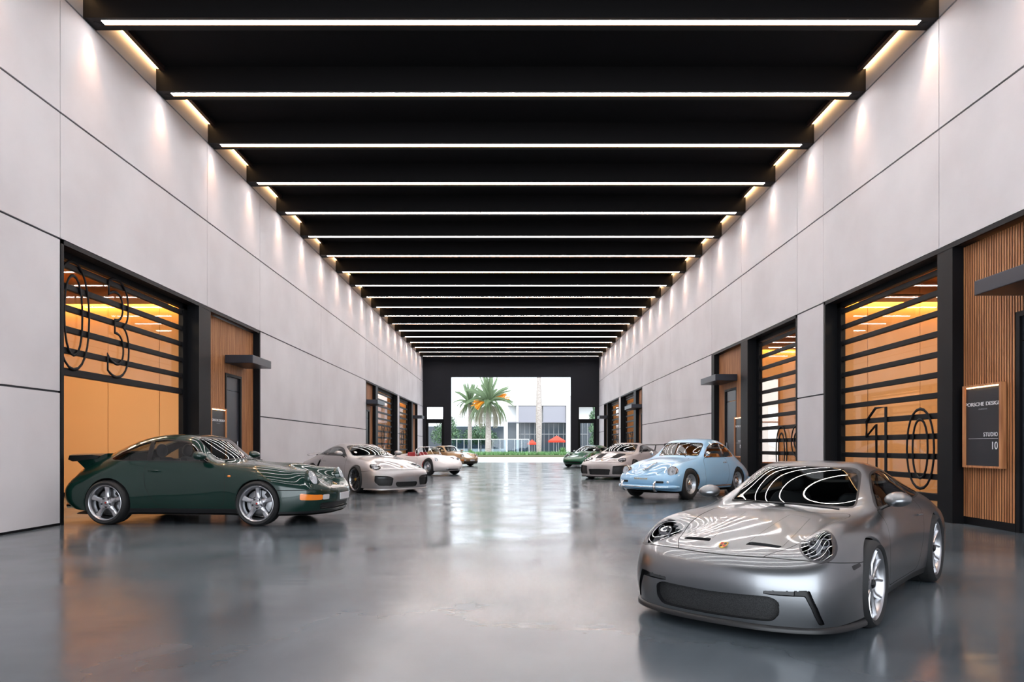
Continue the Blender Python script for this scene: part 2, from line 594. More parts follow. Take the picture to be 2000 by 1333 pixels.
def studio(sx, y0, y1, label, power=1.0, depth=7.5, back_win=False):
    """room behind an overhead door"""
    x0, x1 = W + .42, W + depth
    zc = 5.15
    mb = MB()
    # end walls as joined panels
    for yy, s_ in ((y1, 1), (y0, -1)):
        n = int((x1 - x0) / 1.25)
        p = (x1 - x0) / n
        for i in range(n):
            mb.box(sx * (x0 + i * p + .006), sx * (x0 + (i + 1) * p - .006), yy, yy + s_ * .06, 0, zc, 0)
        mb.box(sx * x0, sx * x1, yy + s_ * .05, yy + s_ * .1, 0, zc, 2)
    n = int((y1 - y0) / 1.6)
    p = (y1 - y0) / n
    for i in range(n):
        mb.box(sx * x1, sx * (x1 + .06), y0 + i * p + .006, y0 + (i + 1) * p - .006, 0, zc, 0)
    mb.box(sx * (x1 + .05), sx * (x1 + .1), y0, y1, 0, zc, 2)
    mb.box(sx * (W + .38), sx * (x1 + .1), y0 - .1, y1 + .1, zc, zc + .1, 1)
    mb.box(sx * x0, sx * x1, y1 - .02, y1, 0, .09, 2)
    # lip that hides the cove lamp
    mb.box(sx * x0, sx * x1, y1 - .16, y1 - .13, 4.68, 4.86, 0)
    mb.box(sx * x0, sx * x1, y1 - .16, y1, 4.83, 4.86, 0)
    # front wall beside and above the door, inner face
    o = mb.build('wall_studio', [M_room, M_roomc, M_black])
    struct(o, label, 'wall')
    lw = x1 - x0 - .3
    light('cove_lamp', 'AREA', (sx * (x0 + x1) / 2, y1 - .085, 4.80), 62 * power * lw / 6, (1, .56, .13), o, (R(12), 0, 0), shape='RECTANGLE', size=lw, size_y=.05)
    for q in (.3, .7):
        light('room_lamp', 'AREA', (sx * (x0 + 2.2), y0 + (y1 - y0) * q, zc - .08), 95 * power * (y1 - y0) / 8, (1, .78, .52), o, (0, 0, 0), shape='RECTANGLE', size=2.8, size_y=.12)
    return o

# left bays
lining(-1, 10.51, 18.88, 'black lining of the left opening behind the green coupe')
overhead_door(-1, 10.58, 15.17, 7, [('0', 11.22, 1.10, 2.5, 4.38), ('3', 12.52, 1.08, 2.5, 4.38)], 'half raised glass door numbered 03')
column(-1, 15.17, 15.76, 'black pillar between the raised door and the left slat panel')
slat_panel(-1, 15.76, 18.81, 'slatted wood panel with a person door on the left wall nearest the green coupe', (16.95, 17.95, 3.05))
person_door(-1, 16.95, 17.95, 3.05, 'dark person door on the left wall under a canopy')
canopy(-1, 16.9, 18.2, 'grey steel canopy over the person door right of the raised door')
wall_sign(-1, 16.0, 16.8, '03', 'dark studio sign numbered 03 on the left slat panel')
studio(-1, 4.5, 16.75, 'ochre panelled room behind the raised door', 1.35, 8.)

lining(-1, 32.66, 41.75, 'black lining of the left opening behind the grey turbo coupe')
slat_panel(-1, 32.73, 35.0, 'slatted wood panel on the left wall beside the door numbered 02', (33.1, 34.2, 3.05))
person_door(-1, 33.1, 34.2, 3.05, 'dark person door on the left wall beside the door numbered 02')
canopy(-1, 32.75, 34.6, 'steel canopy on the left wall before the door numbered 02')
column(-1, 35.0, 35.6, 'black pillar on the near side of the door numbered 02')
overhead_door(-1, 35.6, 41.6, 1, [('0', 38.35, 1.5, 1.2, 2.55), ('2', 40.15, 1.4, 1.2, 2.55)], 'closed glass door numbered 02')
column(-1, 41.6, 41.75, 'thin black jamb on the far side of the door numbered 02')
studio(-1, 33.0, 42.0, 'ochre room behind the door numbered 02', 1.2)
lining(-1, 42.45, 50.65, 'black lining of the far left opening behind the white spyder')
overhead_door(-1, 42.5, 47.7, 1, [('0', 45.3, 1.2, 1.2, 2.5), ('1', 46.75, 1.1, 1.2, 2.5)], 'closed glass door numbered 01')
column(-1, 47.7, 48.2, 'black pillar beside the door numbered 01')
slat_panel(-1, 48.2, 50.5, 'slatted wood panel on the left wall nearest the end wall')
canopy(-1, 48.9, 50.3, 'small steel canopy on the left wall nearest the end wall')
studio(-1, 42.3, 52.0, 'ochre room behind the door numbered 01', 1.2)

# right bays
lining(1, 7.75, 15.12, 'black lining of the right opening behind the silver coupe')
slat_panel(1, 9.62, 10.72, 'slatted wood panel with the big studio sign at the right picture edge')
slat_panel(1, 7.83, 9.62, 'slatted wood panel above the door canopy at the right picture edge', (8.36, 9.62, 3.1))
person_door(1, 8.38, 9.6, 3.1, 'black person door at the right picture edge')
canopy(1, 8.2, 9.42, 'dark steel canopy at the right picture edge')
wall_sign(1, 9.80, 10.55, '10', 'dark studio sign numbered 10 beside the black column')
column(1, 10.72, 11.1, 'black pillar between the door numbered 10 and the big studio sign')
overhead_door(1, 11.1, 15.08, 1, [('1', 13.45, .95, .49, 1.97), ('0', 12.0, 1.05, .49, 1.97)], 'closed glass door numbered 10')
studio(1, 6.0, 16.5, 'ochre panelled room behind the door numbered 10', 1.3, 8.)

lining(1, 16.55, 23.6, 'black lining of the right opening behind the blue coupe')
overhead_door(1, 16.6, 20.0, 1, [('0', 18.15, .95, .4, 1.85), ('9', 17.15, .95, .4, 1.85)], 'closed glass door numbered 09 between pillar and slat panel')
column(1, 20.0, 20.6, 'black pillar beside the door numbered 09')
slat_panel(1, 20.6, 23.3, 'slatted wood panel with a person door behind the blue coupe', (21.5, 22.7, 3.1))
person_door(1, 21.5, 22.7, 3.1, 'dark person door behind the blue coupe')
canopy(1, 21.35, 23.0, 'grey steel canopy over the person door behind the blue coupe')
wall_sign(1, 20.78, 21.4, '09', 'dark studio sign numbered 09 behind the roof of the blue coupe')
column(1, 23.3, 23.6, 'black jamb behind the blue coupe')
studio(1, 16.75, 24.5, 'ochre room behind the door numbered 09', 1.0)

lining(1, 36.1, 43.15, 'black lining of the right opening behind the grey winged coupe')
slat_panel(1, 36.2, 37.9, 'slatted wood panel on the right wall beside the door numbered 07', (36.25, 37.3, 3.05))
person_door(1, 36.25, 37.3, 3.05, 'dark person door on the right wall beside the door numbered 07')
canopy(1, 36.2, 38.4, 'steel canopy on the right wall before the door numbered 07')
column(1, 37.9, 38.6, 'black pillar on the near side of the door numbered 07')
overhead_door(1, 38.6, 43.1, 1, [('0', 42.1, 1.1, .9, 2.2), ('7', 40.75, 1.0, .9, 2.2)], 'closed glass door numbered 07')
# daylit window at the back of the room numbered 09
wn = struct(empty('window_1', (9.27, 24.47, 2.1)), 'bright daylit window at the back of the room numbered 09', 'window')
MB().box(-.37, .37, -.03, .03, 1.53, 1.6).box(-.37, .37, -.03, .03, -1.5, -1.43).box(-.37, -.3, -.03, .03, -1.43, 1.53).box(.3, .37, -.03, .03, -1.43, 1.53).box(-.3, .3, -.03, .03, -.02, .02).build('window_frame', M_wood, wn)
MB().box(-.3, .3, 0, .01, -1.43, 1.53).build('pane', mat('daylit_pane', (.8, .8, .8), .4, emit=(.95, .97, 1.0), es=.75), wn)

studio(1, 36.5, 43.5, 'ochre room behind the door numbered 07', 1.2)
lining(1, 43.9, 50.9, 'black lining of the far right opening behind the small green coupe')
overhead_door(1, 43.95, 49.0, 1, [('0', 47.6, 1.2, .9, 2.2), ('8', 46.2, 1.1, .9, 2.2)], 'closed glass door numbered 08')
column(1, 49.0, 49.4, 'black pillar beside the door numbered 08')
slat_panel(1, 49.4, 50.7, 'slatted wood panel on the right wall nearest the end wall')
canopy(1, 49.2, 50.6, 'small steel canopy on the right wall nearest the end wall')
studio(1, 43.7, 52.0, 'ochre room behind the door numbered 08', 1.2)
# ---------------------------------------------------------------- courtyard beyond the portal
M_pave = mat('pale_paving', lin((205, 206, 208)), .7)
noise_colour(M_pave, lin((192, 193, 196)), lin((214, 214, 216)), .6, 6)
M_soil = mat('soil', lin((92, 96, 70)), .9)
M_facade = mat('white_stucco', lin((226, 227, 230)), .8)
M_band = mat('grey_fascia', lin((148, 148, 158)), .6)
M_dkglass = mat('dark_glazing', lin((58, 68, 78)), .12, spec=.7)
M_mull = mat('window_mullion', lin((160, 162, 168)), .5)
M_rail = mat('white_railing', lin((228, 229, 232)), .5)
M_railglass = glass_mat('railing_glass', (.66, .74, .80), .9)
M_leaf = mat('palm_leaf', lin((118, 138, 104)), .55)
M_leaf2 = mat('tree_leaf', lin((78, 112, 82)), .6)
noise_colour(M_leaf2, lin((54, 90, 66)), lin((112, 142, 104)), 3., 4)
M_dead = mat('dry_frond', lin((150, 146, 128)), .8)
M_trunk = mat('palm_bark', lin((164, 156, 150)), .85)
noise_colour(M_trunk, lin((134, 124, 118)), lin((184, 176, 170)), 4, 6, .3, .7, (1, 1, 5))
M_orange = mat('palm_blossom', lin((226, 144, 24)), .6)
M_hedge = mat('ground_cover', lin((98, 138, 84)), .7)
M_red = mat('red_canvas', lin((206, 62, 40)), .7)

struct(MB().box(-60, 60, YE + .3, 83, -.22, -.01).build('floor_courtyard', M_pave), 'pale paved forecourt outside the portal', 'paving')
struct(MB().box(-60, 60, 83, 140, -.2, .25).build('floor_garden', M_soil), 'planted ground beyond the forecourt', 'ground')

rnd = random.Random(3)
def leaf_cloud(blobs, n, size, m, name, parent):
    mb = MB()
    tot = sum(b[3] ** 2 for b in blobs)
    for x, y, z, r in blobs:
        for _ in range(int(n * r * r / tot)):
            d = Vector((rnd.gauss(0, 1), rnd.gauss(0, 1), rnd.gauss(0, 1))).normalized()
            p = Vector((x, y, z)) + d * r * (.55 + .5 * rnd.random())
            u = Vector((rnd.gauss(0, 1), rnd.gauss(0, 1), rnd.gauss(0, 1))).normalized()
            v = u.cross(d + Vector((.01, .3, .2))).normalized()
            s_ = size * (.6 + .8 * rnd.random())
            mb.add([p - u * s_, p - v * s_ * .5, p + u * s_, p + v * s_ * .5], [(0, 1, 2, 3)])
    return mb.build(name, m, parent)

def frond_mesh(L, droop, n=22, wid=.5, m=0):
    """feather leaf along +X that arches down"""
    mb = MB()
    pts = []
    for k in range(n + 1):
        t = k / n
        pts.append(Vector((L * (t - .18 * droop * t * t), 0, L * (.35 * t - droop * .75 * t * t))))
    mb.tube(pts, [.035 * (1 - .8 * k / n) for k in range(n + 1)], 5)
    for k in range(3, n + 1):
        t = k / n
        q = wid * math.sin(math.pi * min(1, .15 + t * .85)) ** .6 + .1
        for sg in (-1, 1):
            d = (pts[k] - pts[k - 1]).normalized()
            for o in (0, .5):
                a = pts[k - 1].lerp(pts[k], o)
                e = a + d * q * .55 + Vector((0, sg * q * .75, -q * .35))
                w = Vector((.035, 0, .03))
                mb.add([a - w, a + w, e], [(0, 1, 2)])
    return mb

def palm(loc, h, L, label, n=34, skirt=18, flowers=(), rt=.33):
    t = empty('palm_tree', loc, label=label, cat='palm')
    mb = MB()
    rings = []
    for k in range(15):
        u = k / 14
        r = rt * (1.25 - .45 * u + .25 * max(0, u - .85) * 6)
        rings.append([(r * math.cos(a), r * math.sin(a), h * u) for a in [2 * math.pi * j / 14 for j in range(14)]])
    mb.loft(rings)
    mb.build('trunk', M_trunk, t, 50)
    f0 = {}
    for k in range(n):
        dr = (.25, .55, .9, 1.25)[k % 4]
        if dr not in f0:
            o = frond_mesh(L, dr).build('frond', M_leaf, t)
            f0[dr] = o
        else:
            o = f0[dr].copy()
            COL.objects.link(o)
            o.parent = t
        o.location = (0, 0, h - .1)
        o.rotation_euler = (rnd.uniform(-.2, .2), R((-62, -38, -15, 8)[k % 4] + rnd.uniform(-8, 8)), k * 2.399 + rnd.uniform(-.2, .2))
    d0 = None
    for k in range(skirt):
        if d0 is None:
            o = d0 = frond_mesh(L * .95, .9, 16, .3).build('dry_frond', M_dead, t)
        else:
            o = d0.copy()
            COL.objects.link(o)
            o.parent = t
        o.location = (0, 0, h - .35)
        o.rotation_euler = (0, R(38 + rnd.uniform(-10, 16)), k * 2.399)
    for az, el, ln in flowers:
        mb = MB()
        for j in range(26):
            a = R(az + rnd.uniform(-16, 16))
            s_ = ln * rnd.uniform(.75, 1.05)
            e = R(el + rnd.uniform(-12, 12))
            tip = Vector((math.cos(a) * math.cos(e) * s_, math.sin(a) * math.cos(e) * s_, math.sin(e) * s_ - .3))
            mid = tip * .55 + Vector((0, 0, .28))
            mb.tube([(0, 0, 0), mid, tip], [.02, .035, .03], 5)
            for _ in range(5):
                p = mid.lerp(tip, rnd.random())
                mb.ball(p, .06, .06, .06, 5, 4)
        mb.build('blossom', M_orange, t, None, loc=(0, 0, h))
    return t

palm((-2.85, 86, .2), 6.7, 3.7, 'big palm with orange blossom and a hanging skirt of dry fronds', 56, 44, ((165, 5, 2.2), (10, 25, 3.0), (205, -20, 1.8)))
palm((-5.6, 93, .2), 7.1, 2.9, 'smaller palm left of the big palm', 32, 12, ((15, 10, 1.8),), .26)
t = empty('palm_tree', (3.6, 88, .2), label='smooth grey palm trunk in front of the white building', cat='palm')
mb = MB()
rings = []
for k in range(19):
    u = k / 18
    r = .30 + .10 * math.sin(math.pi * min(1, u * 1.25)) - .12 * max(0, u - .8) * 5 * .5
    rings.append([(r * math.cos(a), r * math.sin(a), 11 * u) for a in [2 * math.pi * j / 16 for j in range(16)]])
mb.loft(rings).build('trunk', M_trunk, t, 60)
MB().lathe([(.22, 11), (.27, 11.6), (.2, 12.6), (.08, 13.2)], 14, 0, 'Z').build('crown_shaft', M_leaf, t, 60)
f0 = None
for k in range(12):
    if f0 is None:
        o = f0 = frond_mesh(3.4, .8).build('frond', M_leaf, t)
    else:
        o = f0.copy(); COL.objects.link(o); o.parent = t
    o.location = (0, 0, 13.1)
    o.rotation_euler = (0, R(-35 + 12 * (k % 3)), k * .524)

TREES = [((-9.2, 97, .2), 5.4, [(0, 0, 3.4, 1.7), (-1.0, .4, 2.6, 1.3), (1.2, -.3, 2.5, 1.3), (.4, .5, 4.6, 1.0)], 'bushy green tree at the left edge of the portal view'),
         ((-4.4, 99, .2), 4.6, [(0, 0, 2.9, 1.6), (1.3, .2, 2.3, 1.2), (-1.4, 0, 2.4, 1.3)], 'dense green bush tree behind the smaller palm'),
         ((-10.6, 76, 0), 6.5, [(0, 0, 3.2, .9), (.1, 0, 4.6, .8), (0, .2, 1.9, .9), (0, 0, 6.0, .6)], 'slim green tree seen through the left side door'),
         ((9.6, 76, 0), 6.5, [(0, 0, 3.2, .9), (-.1, 0, 4.6, .8), (0, .2, 1.9, .9), (0, 0, 5.7, .6)], 'slim green tree seen through the right side door')]
for loc, h, blobs, lab in TREES:
    t = empty('leafy_tree', loc, label=lab, cat='tree')
    MB().tube([(0, 0, 0), (.05, 0, h * .4), (0, .05, h * .8)], [.14, .11, .05], 8).build('trunk', M_trunk, t, 50)
    leaf_cloud(blobs, 2600, .13, M_leaf2, 'foliage', t)

# white building with grey fascia and dark glazing
b = empty('white_building', (6.5, 101, .2), label='white flat roofed building with grey fascia behind the palms', cat='building')
MB().box(-7.0, 30, 1.0, 12, 0, 8.6).box(-7, 30, -.2, 1.0, 7.15, 8.6).build('wall', M_facade, b)
for x0, x1 in ((-5.4, -2.35), (-1.75, 1.55)):
    MB().box(x0, x1, -.1, .05, 4.75, 7.1).build('fascia_panel', M_band, b, bevel=.02)
MB().box(-7, 2.2, -.35, .2, 4.62, 4.75).build('canopy_edge', M_band, b)
MB().box(1.65, 2.35, -.5, .3, 0, 7.9).build('pillar', M_facade, b)
MB().box(-5.7, -5.35, -.1, .4, 0, 7.15).build('pillar', M_facade, b)
g = MB().box(-7, 30, .7, .8, 0, 4.7).build('glazing', M_dkglass, b)
mb = MB()
for k in range(15):
    mb.box(-5.2 + k * .72, -5.14 + k * .72, .62, .70, 0, 4.6)
mb.box(-5.3, 5, .62, .7, 2.9, 2.98)
mb.build('mullions', M_mull, g)
b = empty('white_building', (-9.5, 112, .2), label='low pale building half hidden by the trees on the left', cat='building')
MB().box(-16, 8.6, 0, 8, 0, 6.0).build('wall', M_facade, b)
MB().box(-12, 8.3, -.1, .0, .8, 4.4).build('glazing', M_dkglass, b)

# railing with glass in front of the terrace
rl = empty('terrace_railing', (-2.2, 91, .25), label='white railing with glass panels behind the palm trunks', cat='railing')
MB().box(-6, 4.6, -.04, .04, 1.95, 2.05).build('top_rail', M_rail, rl)
for k in range(12):
    MB().box(-6 + k * .96, -5.94 + k * .96, -.03, .03, 0, 1.95).build('post', M_rail, rl)
MB().box(-6, 4.6, -.01, .01, .1, 1.93).build('glass_panel', M_railglass, rl)
mb = MB()
for k in range(48):
    mb.box(-6 + k * .22, -5.97 + k * .22, .1, .13, .0, .75)
mb.build('pickets', M_rail, rl)
# red parasols on the terrace
for x, y, lab in ((6.3, 94, 'red market parasol on the terrace right of the grey trunk'), (3.0, 97, 'red parasol on the terrace behind the grey palm trunk')):
    u = empty('parasol', (x, y, .25), label=lab, cat='parasol', group='red parasols')
    mb = MB()
    for k in range(8):
        a0, a1 = k * math.pi / 4 + .39, (k + 1) * math.pi / 4 + .39
        mb.add([(0, 0, 2.55), (1.25 * math.cos(a0), 1.25 * math.sin(a0), 1.85), (1.25 * math.cos(a1), 1.25 * math.sin(a1), 1.85)], [(0, 1, 2)])
        mb.add([(1.25 * math.cos(a0), 1.25 * math.sin(a0), 1.85), (1.25 * math.cos(a1), 1.25 * math.sin(a1), 1.85), (1.25 * math.cos(a1), 1.25 * math.sin(a1), 1.6), (1.25 * math.cos(a0), 1.25 * math.sin(a0), 1.6)], [(0, 1, 2, 3)])
    mb.build('canopy', M_red, u)
    MB().tube([(0, 0, 0), (0, 0, 2.6)], .03, 8).build('pole', M_rail, u)
    if x < 5:
        u.scale = (.6, .6, .8)
# ground cover strip and spiky plants
mb = MB()
for _ in range(5500):
    x, y = rnd.uniform(-14, 13), rnd.uniform(83.2, 85.0)
    z = .25
    h = rnd.uniform(.15, .55)
    a = rnd.uniform(0, 6.28)
    w = .05
    dx, dy = rnd.uniform(-.2, .2), rnd.uniform(-.2, .2)
    mb.add([(x - w * math.cos(a), y - w * math.sin(a), z), (x + w * math.cos(a), y + w * math.sin(a), z), (x + dx, y + dy, z + h)], [(0, 1, 2)])
tag(mb.build('ground_cover', M_hedge), 'low green ground cover along the forecourt edge', 'plants', kind='stuff')
for x, y, s_, lab in ((6.6, 87, 1.0, 'spiky green agave at the right end of the planting strip'), (-5.2, 87.6, .7, 'small spiky plant beside the big palm trunk')):
    mb = MB()
    for k in range(46):
        a = k * 2.399
        e = R(15 + 65 * (k / 46))
        d = Vector((math.cos(a) * math.cos(e), math.sin(a) * math.cos(e), math.sin(e)))
        q = Vector((-math.sin(a), math.cos(a), 0)) * .07
        mb.add([tuple(-q), tuple(q), tuple(d * .55 + q * .9 + Vector((0, 0, .04))), tuple(d * 1.1), tuple(d * .55 - q * .9 + Vector((0, 0, .04)))], [(0, 1, 2, 3, 4)])
    o = mb.build('agave_plant', M_hedge, None, loc=(x, y, .25))
    o.scale = (s_,) * 3
    tag(o, lab, 'plant')
# ---------------------------------------------------------------- car body control nets
# rows = stations from nose centre round to tail centre, columns = lines from lower edge (0) up to the centreline (7)
def NET(rows):
    out = []
    for r in rows:
        out.append([tuple(r[i:i+3]) for i in range(0, 24, 3)])
    return np.array(out, dtype=float)

NET_MODERN = NET([
 [2.25,0,.12, 2.27,0,.25, 2.28,0,.40, 2.26,0,.52, 2.20,0,.60, 2.10,0,.635, 2.0,0,.663, 1.9,0,.692],
 [2.21,.42,.12, 2.23,.42,.25, 2.235,.43,.40, 2.20,.42,.52, 2.10,.40,.605, 1.95,.36,.655, 1.82,.2,.711, 1.72,0,.743],
 [2.03,.76,.12, 2.05,.785,.25, 2.04,.795,.40, 2.0,.785,.52, 1.93,.70,.625, 1.80,.47,.688, 1.62,.24,.765, 1.5,0,.802],
 [1.66,.90,.14, 1.66,.905,.26, 1.66,.905,.42, 1.66,.87,.60, 1.66,.71,.735, 1.54,.50,.752, 1.42,.26,.814, 1.33,0,.843],
 [1.25,.905,.14, 1.25,.915,.26, 1.25,.92,.45, 1.25,.89,.68, 1.25,.71,.82, 1.2,.53,.828, 1.13,.28,.877, 1.08,0,.895],
 [.80,.85,.14, .80,.88,.25, .80,.895,.45, .80,.875,.72, .80,.745,.88, .62,.605,.905, .80,.31,.925, .87,0,.935],
 [.40,.83,.14, .40,.87,.25, .40,.89,.45, .40,.88,.72, .40,.795,.91, .28,.565,1.075, .43,.30,1.10, .50,0,1.105],
 [0,.83,.14, 0,.87,.25, 0,.89,.45, 0,.88,.72, 0,.80,.925, -.05,.51,1.21, .06,.28,1.24, .1,0,1.25],
 [-.45,.83,.14, -.45,.87,.25, -.45,.89,.45, -.45,.885,.72, -.45,.81,.935, -.45,.52,1.23, -.45,.27,1.27, -.45,0,1.28],
 [-.9,.86,.14, -.9,.90,.26, -.92,.915,.45, -.95,.90,.74, -.95,.80,.935, -.98,.51,1.14, -1.0,.27,1.20, -1.0,0,1.215],
 [-1.3,.92,.16, -1.3,.925,.27, -1.3,.925,.45, -1.32,.91,.72, -1.35,.80,.89, -1.42,.53,.995, -1.48,.27,1.035, -1.5,0,1.045],
 [-1.75,.90,.18, -1.75,.91,.3, -1.77,.91,.48, -1.8,.87,.69, -1.85,.74,.80, -1.9,.5,.86, -1.92,.27,.88, -1.93,0,.89],
 [-2.05,.75,.2, -2.1,.77,.3, -2.15,.77,.48, -2.17,.74,.65, -2.15,.66,.75, -2.15,.45,.79, -2.15,.25,.805, -2.15,0,.81],
 [-2.12,0,.22, -2.2,0,.32, -2.27,0,.48, -2.27,0,.65, -2.24,0,.74, -2.21,0,.77, -2.19,0,.785, -2.17,0,.80]])

NET_TOURING = NET([
 [2.25,0,.12, 2.27,0,.25, 2.28,0,.40, 2.26,0,.52, 2.20,0,.60, 2.10,0,.628, 2.0,0,.654, 1.9,0,.681],
 [2.21,.42,.12, 2.23,.42,.25, 2.235,.43,.40, 2.20,.42,.52, 2.10,.40,.605, 1.95,.36,.650, 1.82,.2,.697, 1.72,0,.723],
 [2.03,.76,.12, 2.05,.785,.25, 2.04,.795,.40, 2.0,.785,.52, 1.96,.715,.632, 1.80,.47,.668, 1.62,.24,.738, 1.5,0,.770],
 [1.66,.90,.14, 1.66,.905,.26, 1.66,.905,.42, 1.66,.87,.60, 1.77,.70,.795, 1.54,.49,.712, 1.42,.26,.778, 1.33,0,.803],
 [1.25,.905,.14, 1.25,.915,.26, 1.25,.92,.45, 1.25,.89,.68, 1.30,.715,.838, 1.2,.52,.775, 1.13,.28,.829, 1.08,0,.845],
 [.80,.85,.14, .80,.88,.25, .80,.895,.45, .80,.875,.72, .80,.745,.84, .62,.605,.85, .80,.31,.866, .87,0,.875],
 [.40,.83,.14, .40,.87,.25, .40,.89,.45, .40,.88,.72, .40,.795,.865, .28,.565,1.035, .43,.30,1.065, .50,0,1.075],
 [0,.83,.14, 0,.87,.25, 0,.89,.45, 0,.88,.72, 0,.80,.875, -.05,.51,1.21, .06,.28,1.24, .1,0,1.25],
 [-.45,.83,.14, -.45,.87,.25, -.45,.89,.45, -.45,.885,.72, -.45,.81,.89, -.45,.52,1.23, -.45,.27,1.27, -.45,0,1.28],
 [-.9,.86,.14, -.9,.90,.26, -.92,.915,.45, -.95,.90,.74, -.95,.80,.905, -.98,.51,1.14, -1.0,.27,1.20, -1.0,0,1.215],
 [-1.3,.92,.16, -1.3,.925,.27, -1.3,.925,.45, -1.32,.91,.72, -1.35,.80,.89, -1.42,.53,.995, -1.48,.27,1.035, -1.5,0,1.045],
 [-1.75,.90,.18, -1.75,.91,.3, -1.77,.91,.48, -1.8,.87,.69, -1.85,.74,.80, -1.9,.5,.86, -1.92,.27,.88, -1.93,0,.89],
 [-2.05,.75,.2, -2.1,.77,.3, -2.15,.77,.48, -2.17,.74,.65, -2.15,.66,.75, -2.15,.45,.79, -2.15,.25,.805, -2.15,0,.81],
 [-2.12,0,.22, -2.2,0,.32, -2.27,0,.48, -2.27,0,.65, -2.24,0,.74, -2.21,0,.77, -2.19,0,.785, -2.17,0,.80]])

NET_CLASSIC = NET([
 [2.05,0,.17, 2.10,0,.27, 2.13,0,.40, 2.12,0,.49, 2.08,0,.535, 2.0,0,.556, 1.92,0,.577, 1.84,0,.60],
 [2.02,.40,.17, 2.07,.40,.27, 2.09,.40,.40, 2.08,.40,.49, 2.03,.40,.54, 1.92,.36,.570, 1.80,.2,.607, 1.70,0,.645],
 [1.83,.72,.17, 1.87,.745,.27, 1.89,.755,.40, 1.90,.74,.53, 1.80,.63,.745, 1.72,.45,.622, 1.57,.22,.678, 1.48,0,.710],
 [1.52,.85,.17, 1.53,.865,.28, 1.54,.87,.42, 1.53,.83,.63, 1.45,.65,.82, 1.46,.45,.695, 1.38,.24,.733, 1.32,0,.756],
 [1.136,.87,.17, 1.136,.885,.28, 1.136,.89,.45, 1.136,.86,.68, 1.13,.67,.865, 1.1,.49,.785, 1.06,.26,.813, 1.03,0,.829],
 [.68,.78,.17, .68,.81,.27, .68,.83,.45, .68,.825,.69, .66,.72,.865, .44,.58,.885, .61,.31,.895, .67,0,.90],
 [.35,.77,.17, .35,.80,.27, .35,.815,.45, .35,.81,.70, .35,.745,.885, .22,.565,1.06, .33,.30,1.08, .37,0,1.085],
 [0,.77,.17, 0,.80,.27, 0,.815,.45, 0,.81,.70, 0,.75,.90, .0,.54,1.235, .06,.3,1.265, .07,0,1.275],
 [-.4,.77,.17, -.4,.80,.27, -.4,.82,.45, -.4,.81,.70, -.4,.75,.91, -.4,.55,1.26, -.4,.28,1.30, -.4,0,1.31],
 [-.8,.80,.17, -.8,.83,.28, -.8,.845,.45, -.82,.83,.70, -.85,.745,.91, -.85,.54,1.18, -.87,.28,1.235, -.88,0,1.25],
 [-1.15,.87,.17, -1.15,.88,.28, -1.15,.89,.45, -1.17,.87,.70, -1.22,.74,.86, -1.25,.53,1.02, -1.28,.27,1.07, -1.3,0,1.085],
 [-1.5,.84,.2, -1.52,.86,.3, -1.55,.86,.46, -1.56,.80,.65, -1.6,.68,.78, -1.65,.48,.86, -1.67,.26,.885, -1.68,0,.893],
 [-1.74,.72,.23, -1.83,.76,.32, -1.86,.765,.46, -1.83,.745,.56, -1.74,.66,.68, -1.84,.44,.74, -1.88,.24,.755, -1.89,0,.76],
 [-1.98,0,.25, -2.02,0,.33, -2.05,0,.46, -2.02,0,.56, -2.0,0,.63, -1.98,0,.68, -1.97,0,.70, -1.96,0,.71]])

NET_BATHTUB = NET([
 [1.74,0,.20, 1.82,0,.28, 1.85,0,.38, 1.84,0,.44, 1.80,0,.49, 1.74,0,.535, 1.67,0,.578, 1.59,0,.622],
 [1.70,.33,.20, 1.78,.34,.28, 1.81,.35,.38, 1.79,.36,.44, 1.74,.35,.495, 1.66,.30,.55, 1.56,.18,.622, 1.48,0,.664],
 [1.52,.65,.18, 1.62,.68,.27, 1.66,.695,.37, 1.64,.69,.46, 1.58,.615,.57, 1.50,.42,.61, 1.38,.22,.69, 1.29,0,.735],
 [1.36,.735,.19, 1.38,.77,.29, 1.38,.785,.42, 1.38,.755,.57, 1.36,.62,.70, 1.30,.45,.702, 1.20,.25,.757, 1.12,0,.79],
 [1.05,.75,.20, 1.05,.785,.30, 1.05,.80,.46, 1.05,.76,.66, 1.05,.63,.79, 1.0,.48,.785, .93,.27,.830, .88,0,.85],
 [.66,.74,.20, .66,.785,.30, .66,.805,.46, .66,.765,.68, .63,.66,.84, .42,.55,.875, .53,.29,.89, .58,0,.895],
 [.36,.74,.20, .36,.785,.30, .36,.81,.46, .36,.775,.69, .34,.685,.87, .22,.555,1.03, .33,.30,1.05, .37,0,1.055],
 [0,.74,.20, 0,.785,.30, 0,.81,.46, 0,.78,.69, 0,.695,.88, 0,.535,1.205, .10,.30,1.235, .13,0,1.245],
 [-.4,.74,.20, -.4,.785,.30, -.4,.81,.46, -.4,.78,.69, -.4,.695,.89, -.4,.53,1.245, -.35,.28,1.295, -.34,0,1.31],
 [-.75,.74,.20, -.75,.785,.30, -.75,.81,.46, -.76,.78,.68, -.78,.69,.87, -.82,.52,1.165, -.83,.28,1.23, -.84,0,1.25],
 [-1.05,.74,.21, -1.05,.785,.31, -1.06,.80,.46, -1.08,.765,.66, -1.12,.66,.82, -1.2,.49,1.0, -1.24,.27,1.065, -1.26,0,1.085],
 [-1.45,.70,.23, -1.46,.745,.32, -1.48,.755,.45, -1.5,.71,.60, -1.54,.60,.72, -1.6,.43,.79, -1.62,.24,.825, -1.63,0,.835],
 [-1.80,.52,.26, -1.86,.56,.34, -1.89,.57,.43, -1.88,.54,.52, -1.88,.47,.585, -1.88,.33,.615, -1.88,.18,.63, -1.88,0,.635],
 [-1.93,0,.28, -2.0,0,.35, -2.04,0,.42, -2.04,0,.47, -2.02,0,.51, -2.0,0,.54, -1.98,0,.56, -1.96,0,.58]])

